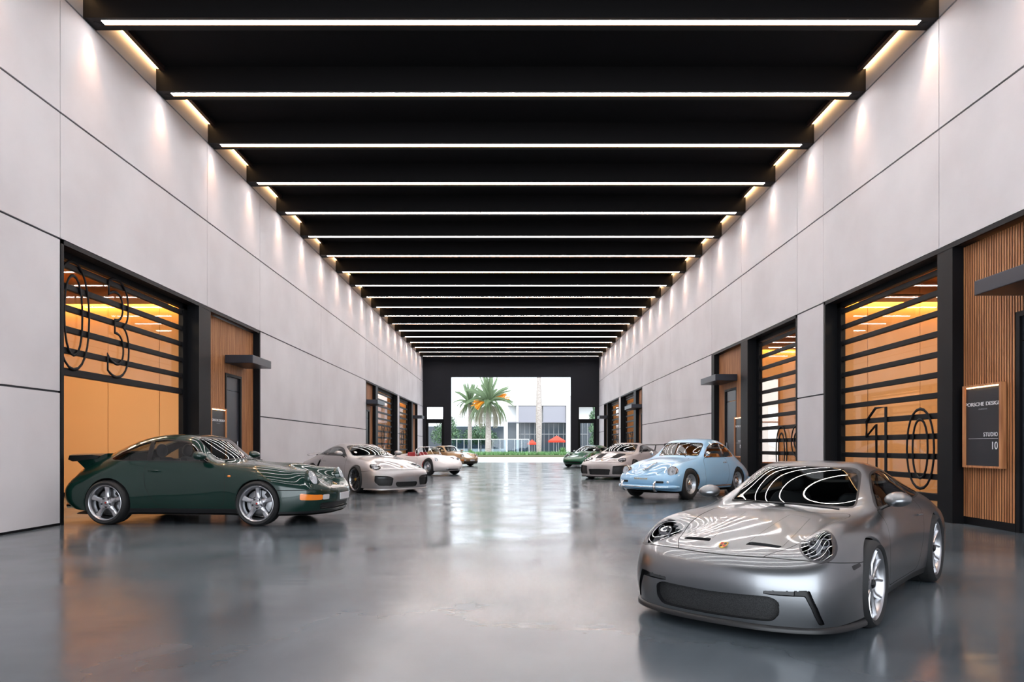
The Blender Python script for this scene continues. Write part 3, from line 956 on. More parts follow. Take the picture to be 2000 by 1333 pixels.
NET_RACER = NET([
 [1.86,0,.16, 1.93,0,.24, 1.95,0,.31, 1.94,0,.36, 1.91,0,.41, 1.86,0,.44, 1.79,0,.475, 1.72,0,.50],
 [1.80,.34,.16, 1.87,.35,.24, 1.89,.35,.31, 1.87,.35,.37, 1.82,.34,.425, 1.73,.31,.47, 1.64,.18,.51, 1.56,0,.535],
 [1.60,.62,.16, 1.68,.64,.25, 1.70,.65,.34, 1.68,.64,.42, 1.60,.57,.54, 1.50,.41,.535, 1.38,.22,.57, 1.30,0,.59],
 [1.40,.71,.16, 1.42,.73,.26, 1.42,.74,.38, 1.42,.70,.53, 1.38,.58,.665, 1.28,.43,.60, 1.18,.24,.625, 1.12,0,.64],
 [1.15,.73,.16, 1.15,.75,.27, 1.15,.76,.42, 1.15,.72,.60, 1.13,.60,.735, 1.08,.45,.665, 1.0,.25,.68, .95,0,.69],
 [.74,.70,.16, .74,.73,.27, .74,.745,.42, .74,.715,.60, .72,.61,.715, .72,.50,.715, .76,.27,.73, .78,0,.74],
 [.42,.70,.16, .42,.735,.27, .42,.75,.42, .42,.72,.60, .40,.64,.73, .38,.53,.86, .44,.29,.90, .48,0,.91],
 [.05,.70,.16, .05,.735,.27, .05,.75,.42, .05,.72,.60, .03,.65,.745, .03,.48,1.0, .1,.26,1.03, .12,0,1.035],
 [-.35,.70,.16, -.35,.735,.27, -.35,.75,.42, -.35,.725,.60, -.35,.655,.755, -.35,.46,1.02, -.33,.25,1.06, -.32,0,1.065],
 [-.75,.71,.16, -.75,.745,.27, -.75,.76,.42, -.77,.735,.61, -.8,.655,.765, -.85,.45,.95, -.86,.25,1.0, -.87,0,1.01],
 [-1.1,.73,.17, -1.1,.76,.28, -1.1,.77,.42, -1.12,.735,.62, -1.16,.64,.77, -1.25,.44,.84, -1.28,.24,.87, -1.3,0,.88],
 [-1.5,.70,.20, -1.52,.73,.3, -1.54,.735,.43, -1.55,.70,.58, -1.6,.60,.695, -1.65,.42,.72, -1.68,.23,.74, -1.7,0,.745],
 [-1.88,.58,.24, -1.92,.61,.33, -1.95,.61,.42, -1.95,.58,.53, -1.95,.50,.61, -1.96,.36,.63, -1.96,.2,.64, -1.96,0,.645],
 [-1.98,0,.28, -2.03,0,.36, -2.05,0,.42, -2.04,0,.50, -2.03,0,.56, -2.02,0,.59, -2.01,0,.61, -2.0,0,.62]])

NET_SPYDER = NET([
 [1.66,0,.17, 1.74,0,.24, 1.77,0,.31, 1.76,0,.37, 1.73,0,.42, 1.68,0,.46, 1.61,0,.50, 1.54,0,.53],
 [1.60,.33,.17, 1.68,.34,.24, 1.71,.34,.31, 1.69,.34,.37, 1.64,.33,.44, 1.56,.30,.49, 1.47,.18,.535, 1.40,0,.565],
 [1.42,.60,.17, 1.50,.62,.25, 1.52,.63,.34, 1.50,.62,.43, 1.45,.56,.555, 1.35,.41,.565, 1.24,.22,.60, 1.16,0,.62],
 [1.30,.68,.17, 1.32,.70,.26, 1.32,.715,.38, 1.32,.68,.53, 1.28,.57,.67, 1.18,.43,.63, 1.10,.24,.65, 1.04,0,.66],
 [1.05,.71,.17, 1.05,.73,.27, 1.05,.74,.42, 1.05,.70,.58, 1.03,.58,.73, .98,.45,.68, .92,.25,.69, .88,0,.695],
 [.68,.68,.17, .68,.715,.27, .68,.725,.42, .68,.69,.58, .66,.60,.70, .66,.50,.73, .66,.28,.745, .66,0,.75],
 [.40,.68,.17, .40,.715,.27, .40,.725,.42, .40,.69,.58, .40,.62,.69, .42,.52,.735, .44,.28,.765, .45,0,.77],
 [0,.68,.17, 0,.715,.27, 0,.725,.42, 0,.69,.58, 0,.62,.68, 0,.55,.71, 0,.30,.715, 0,0,.715],
 [-.3,.68,.17, -.3,.715,.27, -.3,.725,.42, -.3,.69,.58, -.3,.62,.69, -.3,.54,.73, -.3,.30,.735, -.3,0,.735],
 [-.65,.69,.17, -.65,.72,.27, -.65,.73,.42, -.65,.70,.60, -.65,.60,.73, -.68,.46,.78, -.68,.28,.80, -.68,0,.80],
 [-1.05,.71,.17, -1.05,.735,.28, -1.05,.74,.42, -1.07,.70,.61, -1.08,.58,.76, -1.12,.42,.765, -1.14,.25,.78, -1.15,0,.785],
 [-1.45,.66,.20, -1.47,.69,.3, -1.48,.70,.42, -1.5,.66,.56, -1.54,.55,.67, -1.58,.40,.68, -1.6,.23,.685, -1.6,0,.69],
 [-1.74,.48,.25, -1.78,.51,.33, -1.8,.51,.40, -1.8,.48,.48, -1.8,.42,.54, -1.8,.30,.555, -1.8,.17,.565, -1.8,0,.57],
 [-1.84,0,.28, -1.88,0,.34, -1.9,0,.40, -1.89,0,.46, -1.88,0,.50, -1.87,0,.52, -1.86,0,.53, -1.85,0,.535]])
# ---------------------------------------------------------------- body skin: smooth sheet over a control net, cut along outlines into panels
def cr(P, n):
    """Catmull-Rom through rows of P (with one ghost row at each end), n samples per span"""
    out = []
    for i in range(1, len(P) - 2):
        a, b, c, d = P[i - 1], P[i], P[i + 1], P[i + 2]
        for k in range(n):
            t = k / n
            out.append(.5 * (2 * b + (c - a) * t + (2 * a - 5 * b + 4 * c - d) * t * t + (3 * b - a - 3 * c + d) * t ** 3))
    out.append(P[-2])
    return np.array(out)

FLIP = np.array([1., -1., 1.])

def smooth_poly(pts, n=6):
    P = np.array(pts, float)
    return cr(np.concatenate([P[-1:], P, P[:1], P[1:2]]), n)[:-1]

def round_poly(pts, r=.03, n=5):
    """closed outline with rounded corners"""
    P = np.array(pts, float)
    out = []
    N = len(P)
    for i in range(N):
        a, b, c = P[i - 1], P[i], P[(i + 1) % N]
        la, lc = np.linalg.norm(a - b), np.linalg.norm(c - b)
        q = min(r, .45 * la, .45 * lc)
        s, e = b + (a - b) / la * q, b + (c - b) / lc * q
        for k in range(n + 1):
            t = k / n
            out.append((1 - t) ** 2 * s + 2 * t * (1 - t) * b + t * t * e)
    return np.array(out)

def sdf(pts, poly):
    """signed distance of 2D points to a closed outline, negative inside"""
    a = poly
    b = np.roll(poly, -1, 0)
    p = pts[:, None, :]
    ab = (b - a)[None]
    ap = p - a[None]
    h = np.clip((ap * ab).sum(2) / ((ab * ab).sum(2) + 1e-12), 0, 1)
    d = np.sqrt(((ap - ab * h[..., None]) ** 2).sum(2)).min(1)
    c1 = (a[None, :, 1] > p[..., 1]) != (b[None, :, 1] > p[..., 1])
    xi = (b - a)[None, :, 0] * (p[..., 1] - a[None, :, 1]) / ((b - a)[None, :, 1] + 1e-12) + a[None, :, 0]
    ins = (c1 & (p[..., 0] < xi)).sum(1) % 2 == 1
    return np.where(ins, -d, d)

def on(axes, poly, mask=None, sc_=None):
    """outline function in a projection: 'xz' side, 'yz' front, 'xy' top, 'ts' along the sheet"""
    poly = np.array(poly, float)
    def f(P, T):
        if axes == 'ts':
            q = T
        else:
            ix = {'x': 0, 'y': 1, 'z': 2}
            q = P[:, [ix[axes[0]], ix[axes[1]]]]
        v = sdf(q, poly)
        if mask is not None:
            v = np.where(mask(P, T), v, 1.)
        return v
    return f

def disc(c, n, rx, ry=None, up=(0, 0, 1), far=.3):
    """ellipse on the plane through c facing n"""
    ry = ry or rx
    c, n, up = np.array(c, float), np.array(n, float), np.array(up, float)
    n /= np.linalg.norm(n)
    a = np.cross(up, n)
    a /= np.linalg.norm(a)
    b = np.cross(n, a)
    def f(P, T):
        d = P - c
        u, v = d @ a, d @ b
        r = np.sqrt((u / rx) ** 2 + (v / ry) ** 2)
        val = (r - 1) * min(rx, ry)
        return np.where(np.abs(d @ n) < far, val, 1.)
    return f

def band(f, w):
    return lambda P, T: np.abs(f(P, T)) - w

class Skin:
    def __init__(s, net, nt=8, ns=6, relax=2, fairing=14, crown=None):
        s.fairing = fairing
        G = np.concatenate([net[1:2] * FLIP, net, net[-2:-1] * FLIP])
        A = cr(G, nt)                                           # along t
        B = np.swapaxes(A, 0, 1)
        B = np.concatenate([2 * B[:1] - B[1:2], B, B[-2:-1] * FLIP])
        B = cr(B, ns)
        g = np.swapaxes(B, 0, 1).copy()                          # (NT, NS, 3)
        def swell(g):
            """raise the sheet over a tapering cylinder (a headlamp fender)"""
            A_, B_, ra, rb = crown
            A_, B_ = np.array(A_), np.array(B_)
            L_ = np.linalg.norm(B_ - A_)
            u = (B_ - A_) / L_
            e = np.concatenate([g[1:2] * FLIP, g, g[-2:-1] * FLIP])
            e = np.concatenate([2 * e[:, :1] - e[:, 1:2], e, e[:, -2:-1] * FLIP], 1)
            n = np.cross(e[1:-1, 2:] - e[1:-1, :-2], e[2:, 1:-1] - e[:-2, 1:-1])
            n /= np.linalg.norm(n, axis=2, keepdims=True) + 1e-12
            if n[:, -1, 2].mean() < 0:
                n = -n
            n = n - (n @ u)[..., None] * u
            n /= np.linalg.norm(n, axis=2, keepdims=True) + 1e-12
            d = g - A_
            t = (d @ u) / L_
            q = d - (d @ u)[..., None] * u
            r = ra + (rb - ra) * np.clip(t, 0, 1)
            b = (q * n).sum(2)
            c = (q * q).sum(2) - r * r
            D = b * b - c
            h = -b + np.sqrt(np.maximum(D, 0))
            ok = (D > 0) & (h > 0) & (t > 0) & (t < 1) & (g[..., 1] > .3)
            return g + n * np.where(ok, h, 0)[..., None]
        for k_ in range(relax):
            if crown and k_ == relax - 4:
                g = swell(g)
            e = np.concatenate([g[1:2] * FLIP, g, g[-2:-1] * FLIP])
            e = np.concatenate([2 * e[:, :1] - e[:, 1:2], e, e[:, -2:-1] * FLIP], 1)
            lap = (e[:-2, 1:-1] + e[2:, 1:-1] + e[1:-1, :-2] + e[1:-1, 2:]) / 4 - g
            g += .5 * lap
        g[0, :, 1] = 0
        g[-1, :, 1] = 0
        g[:, -1, 1] = 0
        s.grid = g
        NT, NS = g.shape[:2]
        e = np.concatenate([g[1:2] * FLIP, g, g[-2:-1] * FLIP])
        e = np.concatenate([2 * e[:, :1] - e[:, 1:2], e, e[:, -2:-1] * FLIP], 1)
        n = np.cross(e[1:-1, 2:] - e[1:-1, :-2], e[2:, 1:-1] - e[:-2, 1:-1])
        n /= np.linalg.norm(n, axis=2, keepdims=True) + 1e-12
        if n[:, -1, 2].mean() < 0:
            n = -n
        for _ in range(s.fairing):                                 # fair the shading normals
            e = np.concatenate([n[1:2] * FLIP, n, n[-2:-1] * FLIP])
            e = np.concatenate([e[:, :1], e, e[:, -2:-1] * FLIP], 1)
            n = .5 * n + .125 * (e[:-2, 1:-1] + e[2:, 1:-1] + e[1:-1, :-2] + e[1:-1, 2:])
            n /= np.linalg.norm(n, axis=2, keepdims=True) + 1e-12
        s.gn = n
        s.P = [tuple(p) for p in g.reshape(-1, 3)]
        s.T = [(i / nt, j / ns) for i in range(NT) for j in range(NS)]
        s.F = [(i * NS + j, (i + 1) * NS + j, (i + 1) * NS + j + 1, i * NS + j + 1) for i in range(NT - 1) for j in range(NS - 1)]
        s.tag = ['paint'] * len(s.F)
        s.nt, s.ns = nt, ns
        s.N = None

    def at(s, t, q):
        i, j = min(int(round(t * s.nt)), s.grid.shape[0] - 1), min(int(round(q * s.ns)), s.grid.shape[1] - 1)
        return s.grid[i, j]

    def cut(s, fn, src, dst):
        if isinstance(src, str):
            src = [src]
        P, T = np.array(s.P), np.array(s.T)
        f = fn(P, T)
        f = np.where(np.abs(f) < 2e-4, np.where(f < 0, -2e-4, 2e-4), f)
        E = {}
        for fc, tg in zip(s.F, s.tag):
            if tg in src:
                for a, b in zip(fc, fc[1:] + fc[:1]):
                    if f[a] * f[b] < 0 and abs(f[a]) < .9 and abs(f[b]) < .9:
                        E.setdefault((min(a, b), max(a, b)), None)
        if E:
            keys = list(E)
            a = np.array([k[0] for k in keys]); b = np.array([k[1] for k in keys])
            lo, hi = np.zeros(len(keys)), np.ones(len(keys))
            flo, fhi = f[a], f[b]
            for _ in range(5):
                w = lo + (hi - lo) * np.clip(flo / (flo - fhi), .02, .98)
                q = P[a] + (P[b] - P[a]) * w[:, None]
                qt = T[a] + (T[b] - T[a]) * w[:, None]
                fw = fn(q, qt)
                same = (fw < 0) == (flo < 0)
                lo, flo = np.where(same, w, lo), np.where(same, fw, flo)
                hi, fhi = np.where(same, hi, w), np.where(same, fhi, fw)
            n0 = len(s.P)
            for i, k in enumerate(keys):
                E[k] = n0 + i
                s.P.append(tuple(q[i]))
                s.T.append(tuple(qt[i]))
        nF, nT = [], []
        for fc, tg in zip(s.F, s.tag):
            ring, marks = [], []
            for a, b in zip(fc, fc[1:] + fc[:1]):
                ring.append(a)
                k = E.get((min(a, b), max(a, b)))
                if k is not None:
                    marks.append(len(ring))
                    ring.append(k)
            if tg not in src:
                nF.append(tuple(ring)); nT.append(tg)
                continue
            if len(marks) == 2:
                i, j = marks
                parts = [ring[i:j + 1], ring[j:] + ring[:i + 1]]
            else:
                parts = [ring]
            for p in parts:
                old = [f[v] for v in p if v < len(f)]
                m = sum(1 if v > 0 else -1 for v in old) if old else 1
                if old and m == 0:
                    m = sum(old)
                nF.append(tuple(p)); nT.append(dst if m < 0 else tg)
        s.F, s.tag = nF, nT
        s.N = None

    def refine(s, fn, src, d=.03, times=1):
        """split the faces close to the outline of fn"""
        src = [src] if isinstance(src, str) else list(src)
        for _ in range(times):
            f = fn(np.array(s.P), np.array(s.T))
            hit = [tg in src and min(abs(f[v]) for v in fc) < d for fc, tg in zip(s.F, s.tag)]
            E = {}
            for fc, h in zip(s.F, hit):
                if h:
                    for a, b in zip(fc, fc[1:] + fc[:1]):
                        k = (min(a, b), max(a, b))
                        if k not in E:
                            E[k] = len(s.P)
                            s.P.append(tuple((np.array(s.P[a]) + np.array(s.P[b])) / 2))
                            s.T.append(tuple((np.array(s.T[a]) + np.array(s.T[b])) / 2))
            nF, nT = [], []
            for fc, tg, h in zip(s.F, s.tag, hit):
                if h:
                    c = len(s.P)
                    s.P.append(tuple(np.mean([s.P[v] for v in fc], 0)))
                    s.T.append(tuple(np.mean([s.T[v] for v in fc], 0)))
                    n = len(fc)
                    for i in range(n):
                        a, v, b = fc[i - 1], fc[i], fc[(i + 1) % n]
                        nF.append((E[(min(a, v), max(a, v))], v, E[(min(v, b), max(v, b))], c))
                        nT.append(tg)
                else:
                    ring = []
                    for a, b in zip(fc, fc[1:] + fc[:1]):
                        ring.append(a)
                        k = E.get((min(a, b), max(a, b)))
                        if k is not None:
                            ring.append(k)
                    nF.append(tuple(ring)); nT.append(tg)
            s.F, s.tag = nF, nT
            s.N = None

    def cutr(s, fn, src, dst, d=.025, times=1):
        s.refine(fn, src, d, times)
        s.cut(fn, src, dst)

    def panel(s, fn, src, dst, gap=.003, gtag='gap', both=True):
        """cut out a panel and a narrow joint round it"""
        s.cut(fn, src, dst)
        if gap:
            ss = ([src] if isinstance(src, str) else list(src))
            s.cut(band(fn, gap), [dst] + (ss if both else []), gtag)

    def line(s, fn, src, w=.0025, gtag='gap'):
        """joint along the zero line of fn only"""
        s.cut(fn, src, '_tmp')
        back = [src] if isinstance(src, str) else list(src)
        s.cut(band(fn, w), ['_tmp'] + back, gtag)
        s.tag = [back[0] if t == '_tmp' else t for t in s.tag]

    def normals(s):
        if s.N is None:
            P = np.array(s.P)
            N = np.zeros_like(P)
            for fc in s.F:
                p = P[list(fc)]
                n = np.zeros(3)
                for k in range(1, len(fc) - 1):
                    n += np.cross(p[k] - p[0], p[k + 1] - p[0])
                N[list(fc)] += n
            L = np.linalg.norm(N, axis=1, keepdims=True)
            N = N / np.maximum(L, 1e-12)
            c = N[:, 2][np.array(s.T)[:, 1] > 6.5]
            if len(c) and c.mean() < 0:
                N = -N
            on_mid = np.abs(P[:, 1]) < 1e-4
            N[on_mid, 1] = 0
            s.N = N
        return s.N

    def fair(s, t, q):
        """smooth normal of the uncut sheet"""
        NT, NS = s.gn.shape[:2]
        x, y = min(max(t * s.nt, 0), NT - 1.0001), min(max(q * s.ns, 0), NS - 1.0001)
        i, j = int(x), int(y)
        a, b = x - i, y - j
        n = (1 - a) * (1 - b) * s.gn[i, j] + a * (1 - b) * s.gn[i + 1, j] + (1 - a) * b * s.gn[i, j + 1] + a * b * s.gn[i + 1, j + 1]
        return n / (np.linalg.norm(n) + 1e-12)

    def recess(s, tg, vec, wall):
        """push the faces of a tag inwards and close the rim with walls"""
        ids = [i for i, t in enumerate(s.tag) if t == tg]
        cnt = {}
        for i in ids:
            fc = s.F[i]
            for a, b in zip(fc, fc[1:] + fc[:1]):
                cnt.setdefault((min(a, b), max(a, b)), []).append((a, b))
        mp = {}
        vec = np.array(vec, float)
        for i in ids:
            nf = []
            for v in s.F[i]:
                if v not in mp:
                    mp[v] = len(s.P)
                    s.P.append(tuple(np.array(s.P[v]) + vec))
                    s.T.append(s.T[v])
                nf.append(mp[v])
            s.F[i] = tuple(nf)
        for k, e in cnt.items():
            if len(e) == 1:
                a, b = e[0]
                if abs(s.P[a][1]) < 1e-4 and abs(s.P[b][1]) < 1e-4:
                    continue
                s.F.append((a, b, mp[b], mp[a]))
                s.tag.append(wall)
        s.N = None

    def part(s, name, tm, parent, side='C', off=0., push=(0, 0, 0), sel=None, scale_n=None, smooth=True, rim=0., fair=True):
        """tm: {tag: material}; side C both halves in one mesh, L or R one half; off moves along the normal"""
        N = s.normals()
        P = np.array(s.P) + N * off + np.array(push)
        mats = []
        for m in tm.values():
            if m not in mats:
                mats.append(m)
        use, fs, ms = {}, [], []
        mb_v = []
        def vid(v, sg):
            mid = abs(s.P[v][1]) < 1e-4
            k = (v, 0 if mid else sg)
            if k not in use:
                use[k] = len(mb_v)
                p = P[v]
                mb_v.append((p[0], 0. if mid and off == 0 and push[1] == 0 else p[1] * sg, p[2]))
            return use[k]
        for sg in ((1, -1) if side == 'C' else (1,) if side == 'L' else (-1,)):
            for i, (fc, tg) in enumerate(zip(s.F, s.tag)):
                if tg in tm and (sel is None or sel(np.array([s.T[v] for v in fc]).mean(0), np.array([s.P[v] for v in fc]).mean(0))):
                    q = tuple(vid(v, sg) for v in fc)
                    fs.append(q if sg > 0 else q[::-1])
                    ms.append(mats.index(tm[tg]))
        if not fs:
            return None
        if rim:
            cnt = {}
            for fi, fc in enumerate(fs):
                for a, b in zip(fc, fc[1:] + fc[:1]):
                    cnt.setdefault((min(a, b), max(a, b)), []).append((a, b, ms[fi]))
            Ns = {}
            for (v, sg), k in use.items():
                n = N[v]
                Ns[k] = np.array((n[0], n[1] * (sg if sg else 1), n[2]))
            mp = {}
            for e in list(cnt.values()):
                if len(e) == 1:
                    a, b, mi = e[0]
                    for v in (a, b):
                        if v not in mp:
                            mp[v] = len(mb_v)
                            mb_v.append(tuple(np.array(mb_v[v]) - Ns[v] * rim))
                    fs.append((b, a, mp[a], mp[b]))
                    ms.append(mi)
        nrm = np.zeros((len(mb_v), 3))
        for (v, sg), k in use.items():
            q = s.fair(*s.T[v])
            nrm[k] = (q[0], q[1] * sg, q[2])
        if rim:
            for a, b in mp.items():
                nrm[b] = nrm[a]
        me = bpy.data.meshes.new(name)
        me.from_pydata([tuple(map(float, p)) for p in mb_v], [], fs)
        for m in mats:
            me.materials.append(m)
        me.polygons.foreach_set('material_index', ms)
        bm = bmesh.new()
        bm.from_mesh(me)
        bmesh.ops.recalc_face_normals(bm, faces=bm.faces)
        # orient by the sheet's own outward side
        if bm.faces:
            cen = Vector((0, 0, .55))
            sgn = sum(f.normal.dot(f.calc_center_median() - cen) * f.calc_area() for f in bm.faces)
            if sgn < 0:
                bmesh.ops.reverse_faces(bm, faces=bm.faces)
        bm.to_mesh(me)
        bm.free()
        if smooth:
            me.shade_smooth()
            if fair:
                me.normals_split_custom_set_from_vertices([tuple(q) for q in nrm])
            else:
                me.set_sharp_from_angle(angle=R(42))
        o = bpy.data.objects.new(name, me)
        COL.objects.link(o)
        o.parent = parent
        return o

# ---------------------------------------------------------------- materials of the cars
def paint(name, col, metal=0., rough=.32, coat=1.):
    m = mat(name, col, rough, metal, coat, spec=.15, coat_rough=.04)
    return m

M_rubber = mat('tyre_rubber', (.012, .012, .013), .7)
M_trim = mat('black_trim', (.008, .008, .009), .4)
M_gap = mat('panel_gap', (.004, .004, .004), .9)
M_under = mat('underbody', (.01, .01, .01), .9)
M_cabin = mat('cabin_trim', (.018, .018, .020), .65)
M_chrome = mat('chrome', (.85, .85, .86), .08, 1.)
M_alloy = mat('bright_alloy', (.50, .50, .52), .30, 1.)
M_alloyd = mat('dark_alloy', (.06, .06, .065), .3, .8)
M_disc = mat('brake_disc', (.30, .30, .31), .35, 1.)
M_caliper = mat('brake_caliper', (.16, .012, .01), .4, 0, .5)
M_cglass = glass_mat('car_glass', (.50, .53, .53), 1., .01)
M_cclear = glass_mat('clear_glass', (.86, .88, .86), 1., .01)
M_lens = glass_mat('lamp_lens', (.92, .93, .95), 1., .02)
M_lampdark = mat('lamp_bowl', (.02, .02, .022), .2, .3)
M_lampsilver = mat('lamp_reflector', (.80, .81, .83), .35, .5)
M_lampgrey = mat('lamp_module', (.20, .20, .21), .3, .5)
M_amber = mat('amber_lens', (.85, .22, .01), .12, 0, 1.)
M_redlens = mat('red_lens', (.32, .008, .012), .12, 0, 1.)
M_mesh = mat('grille_mesh', (.015, .015, .016), .5)
M_gold = mat('crest_gold', (.62, .38, .07), .3, .8)
M_crestred = mat('crest_red', (.35, .02, .015), .4)
M_led_white = mat('daylight_lamp', (.30, .30, .31), .2, .3)
# honeycomb-like grille mesh
_v = nd(M_mesh, 'ShaderNodeTexVoronoi', Scale=150.)
_t = nd(M_mesh, 'ShaderNodeTexCoord')
_r = nd(M_mesh, 'ShaderNodeValToRGB')
_r.color_ramp.elements[0].position = .25
_r.color_ramp.elements[0].color = (.004, .004, .004, 1)
_r.color_ramp.elements[1].position = .6
_r.color_ramp.elements[1].color = (.028, .028, .029, 1)
lk(M_mesh, _t.outputs['Object'], _v.inputs['Vector'])
lk(M_mesh, _v.outputs['Distance'], _r.inputs[0])
lk(M_mesh, _r.outputs[0], bsdf(M_mesh).inputs['Base Color'])

# ---------------------------------------------------------------- wheels (axle along Y, outer face towards +Y)
def spoke(mb, a0, a1, r0, r1, w0, w1, y0, y1, th=.03, m=0, mid=None):
    """bar from hub angle a0 to rim angle a1"""
    st = [0, .33, .66, 1] if mid else [0, .5, 1]
    rings = []
    for t in st:
        a = a0 + (a1 - a0) * t
        r = r0 + (r1 - r0) * t
        wd = w0 + (w1 - w0) * t
        if mid:
            wd = [w0, mid, mid * 1.02, w1][st.index(t)]
        y = y0 + (y1 - y0) * t - .010 * math.sin(math.pi * t)
        c, q = math.cos(a), math.sin(a)
        px, pz = -q, c
        ring = []
        for u, v in ((-1, -1), (1, -1), (1, .3), (.6, 1), (-.6, 1), (-1, .3)):
            ring.append((c * r + px * u * wd / 2, y + (v - 1) * th / 2, q * r + pz * u * wd / 2))
        rings.append(ring)
    mb.loft(rings, m)

def make_wheel(parent, Rt, Rr, width, style, rim_mat, spoke_mat, tyre_mat=None, caliper=M_caliper, cap=None):
    """a rim with tyre, disc, caliper and cap as sub-parts"""
    h = width / 2
    rb = MB()
    rb.lathe([(Rr - .045, -h + .01), (Rr - .03, -h * .3), (Rr - .042, h * .3), (Rr - .022, h - .03), (Rr - .014, h - .012), (Rr - .003, h - .004), (Rr + .006, h - .008), (Rr + .008, h - .02), (Rr + .004, h - .03)], 48, 0)
    yf = h - .035
    nf = []
    if style == 'v10':
        for k in range(5):
            a = math.pi / 2 + k * 2 * math.pi / 5
            for sg in (-1, 1):
                spoke(rb, a + sg * .14, a + sg * .36, .055, Rr - .016, .034, .027, yf - .005, h - .018, .032, 1)
        rb.lathe([(.0, yf - .06), (.075, yf - .06), (.085, yf - .02), (.06, yf), (.0, yf)], 32, 1)
    elif style == 'cup5':
        for k in range(5):
            a = math.pi / 2 + k * 2 * math.pi / 5
            spoke(rb, a, a, .05, Rr - .02, .105, .085, yf, yf - .005, .04, 1, .062)
        rb.lathe([(.0, yf - .06), (.09, yf - .06), (.1, yf - .03), (.085, yf - .003), (.0, yf)], 40, 1)
    elif style == 'twin10':
        for k in range(10):
            a = math.pi / 2 + k * 2 * math.pi / 10
            for sg in (-1, 1):
                spoke(rb, a + sg * .06, a + sg * .105, .06, Rr - .016, .016, .014, yf - .008, h - .016, .026, 1)
        rb.lathe([(.0, yf - .06), (.07, yf - .06), (.075, yf - .02), (.055, yf), (.0, yf)], 32, 1)
    elif style == 'steel':
        rb.lathe([(Rr - .035, h - .045), (Rr - .055, yf - .035), (Rr - .075, yf - .02), (.10, yf - .005), (.085, yf - .02), (0, yf - .02)], 40, 1)
        for k in range(10):
            a = k * math.pi / 5
            c = ((Rr - .062) * math.cos(a), yf - .022, (Rr - .062) * math.sin(a))
            rb.lathe([(.0, .0), (.012, .001), (.012, -.012)], 10, 2, 'Y', c)
    wheel = rb.build('wheel', [rim_mat, spoke_mat, M_gap], parent, 40)
    tb = MB()
    q = [(Rr - .012, -h + .008), (Rr + .01, -h - .006), ((Rr + Rt) / 2, -h - .012), (Rt - .018, -h + .004), (Rt - .004, -h + .022), (Rt, -h + .045), (Rt, -.02), (Rt - .006, -.016), (Rt - .006, -.01), (Rt, -.006),
         (Rt, .006), (Rt - .006, .01), (Rt - .006, .016), (Rt, .02), (Rt, h - .045), (Rt - .004, h - .022), (Rt - .018, h - .004), ((Rr + Rt) / 2, h + .012), (Rr + .012, h + .006), (Rr + .002, h - .004), (Rr - .004, h - .014)]
    tb.lathe(q, 56)
    tb.build('tyre', tyre_mat or M_rubber, wheel, 40)
    if style != 'steel':
        MB().lathe([(.06, -.03), (Rr - .065, -.03), (Rr - .062, -.02), (Rr - .062, .0), (Rr - .068, .004), (.09, .004), (.085, .012), (.05, .012)], 40).build('brake_disc', M_disc, wheel, 40)
        cb = MB()
        ang = 2.6
        pts = []
        for i in range(7):
            a = ang + (i - 3) * .13
            pts.append([((Rr - .10) * math.cos(a), -.04, (Rr - .10) * math.sin(a)), ((Rr - .052) * math.cos(a), -.04, (Rr - .052) * math.sin(a)),
                        ((Rr - .052) * math.cos(a), .035, (Rr - .052) * math.sin(a)), ((Rr - .10) * math.cos(a), .035, (Rr - .10) * math.sin(a))])
        cb.loft(pts).build('brake_caliper', caliper, wheel, 40)
    hb = MB()
    if style == 'steel':
        hb.lathe([(.085, yf - .02), (.082, yf + .012), (.06, yf + .03), (.03, yf + .038), (.0, yf + .04)], 32)
        hb.lathe([(.0, yf + .038), (.028, yf + .038), (.026, yf + .044), (0, yf + .045)], 20, 1)
        hb.build('hub_cap', [M_chrome, cap or M_chrome], wheel, 40)
    elif style == 'cup5':
        hb.lathe([(.036, yf - .005), (.036, yf + .005), (.03, yf + .009), (.0, yf + .010)], 28, 0)
        hb.lathe([(.0, yf + .0105), (.016, yf + .0105), (.016, yf + .0118), (.0, yf + .0118)], 5, 1)
        for k in range(5):
            a = math.pi / 2 + (k + .5) * 2 * math.pi / 5
            hb.lathe([(.013, yf - .012), (.013, yf + .010), (.0, yf + .012)], 10, 2, 'Y', (.067 * math.cos(a), 0, .067 * math.sin(a)))
        hb.build('hub_cap', [M_alloy, M_crestred, M_lampdark], wheel, 40)
    else:
        hb.lathe([(.04, yf - .004), (.04, yf + .008), (.032, yf + .016), (.0, yf + .016)], 6 if style == 'v10' else 24, 0)
        hb.lathe([(.0, yf + .0165), (.024, yf + .0165), (.022, yf + .02), (.0, yf + .02)], 20, 1)
        hb.build('hub_cap', [cap or M_trim, cap or M_lampdark], wheel, 40)
    return wheel

def copy_part(o, parent):
    c = o.copy()
    COL.objects.link(c)
    c.parent = parent
    for ch in list(o.children):
        d = ch.copy()
        COL.objects.link(d)
        d.parent = c
    return c

def wheels(car, spots, **kw):
    """spots: (x, y, z) of the four hubs, left ones first"""
    first = None
    for x, y, Rt, wd in spots:
        key = (Rt, wd)
        if first and key in first:
            o = copy_part(first[key], car)
        else:
            o = make_wheel(car, Rt, kw['Rr'], wd, kw['style'], kw['rim'], kw['spk'], caliper=kw.get('caliper', M_caliper), cap=kw.get('cap'))
            first = first or {}
            first[key] = o
        o.location = (x, y, Rt)
        a = kw.get('steer', 0.) if x > 0 else 0.
        o.rotation_euler = (0, 0, (0 if y > 0 else math.pi) + a)

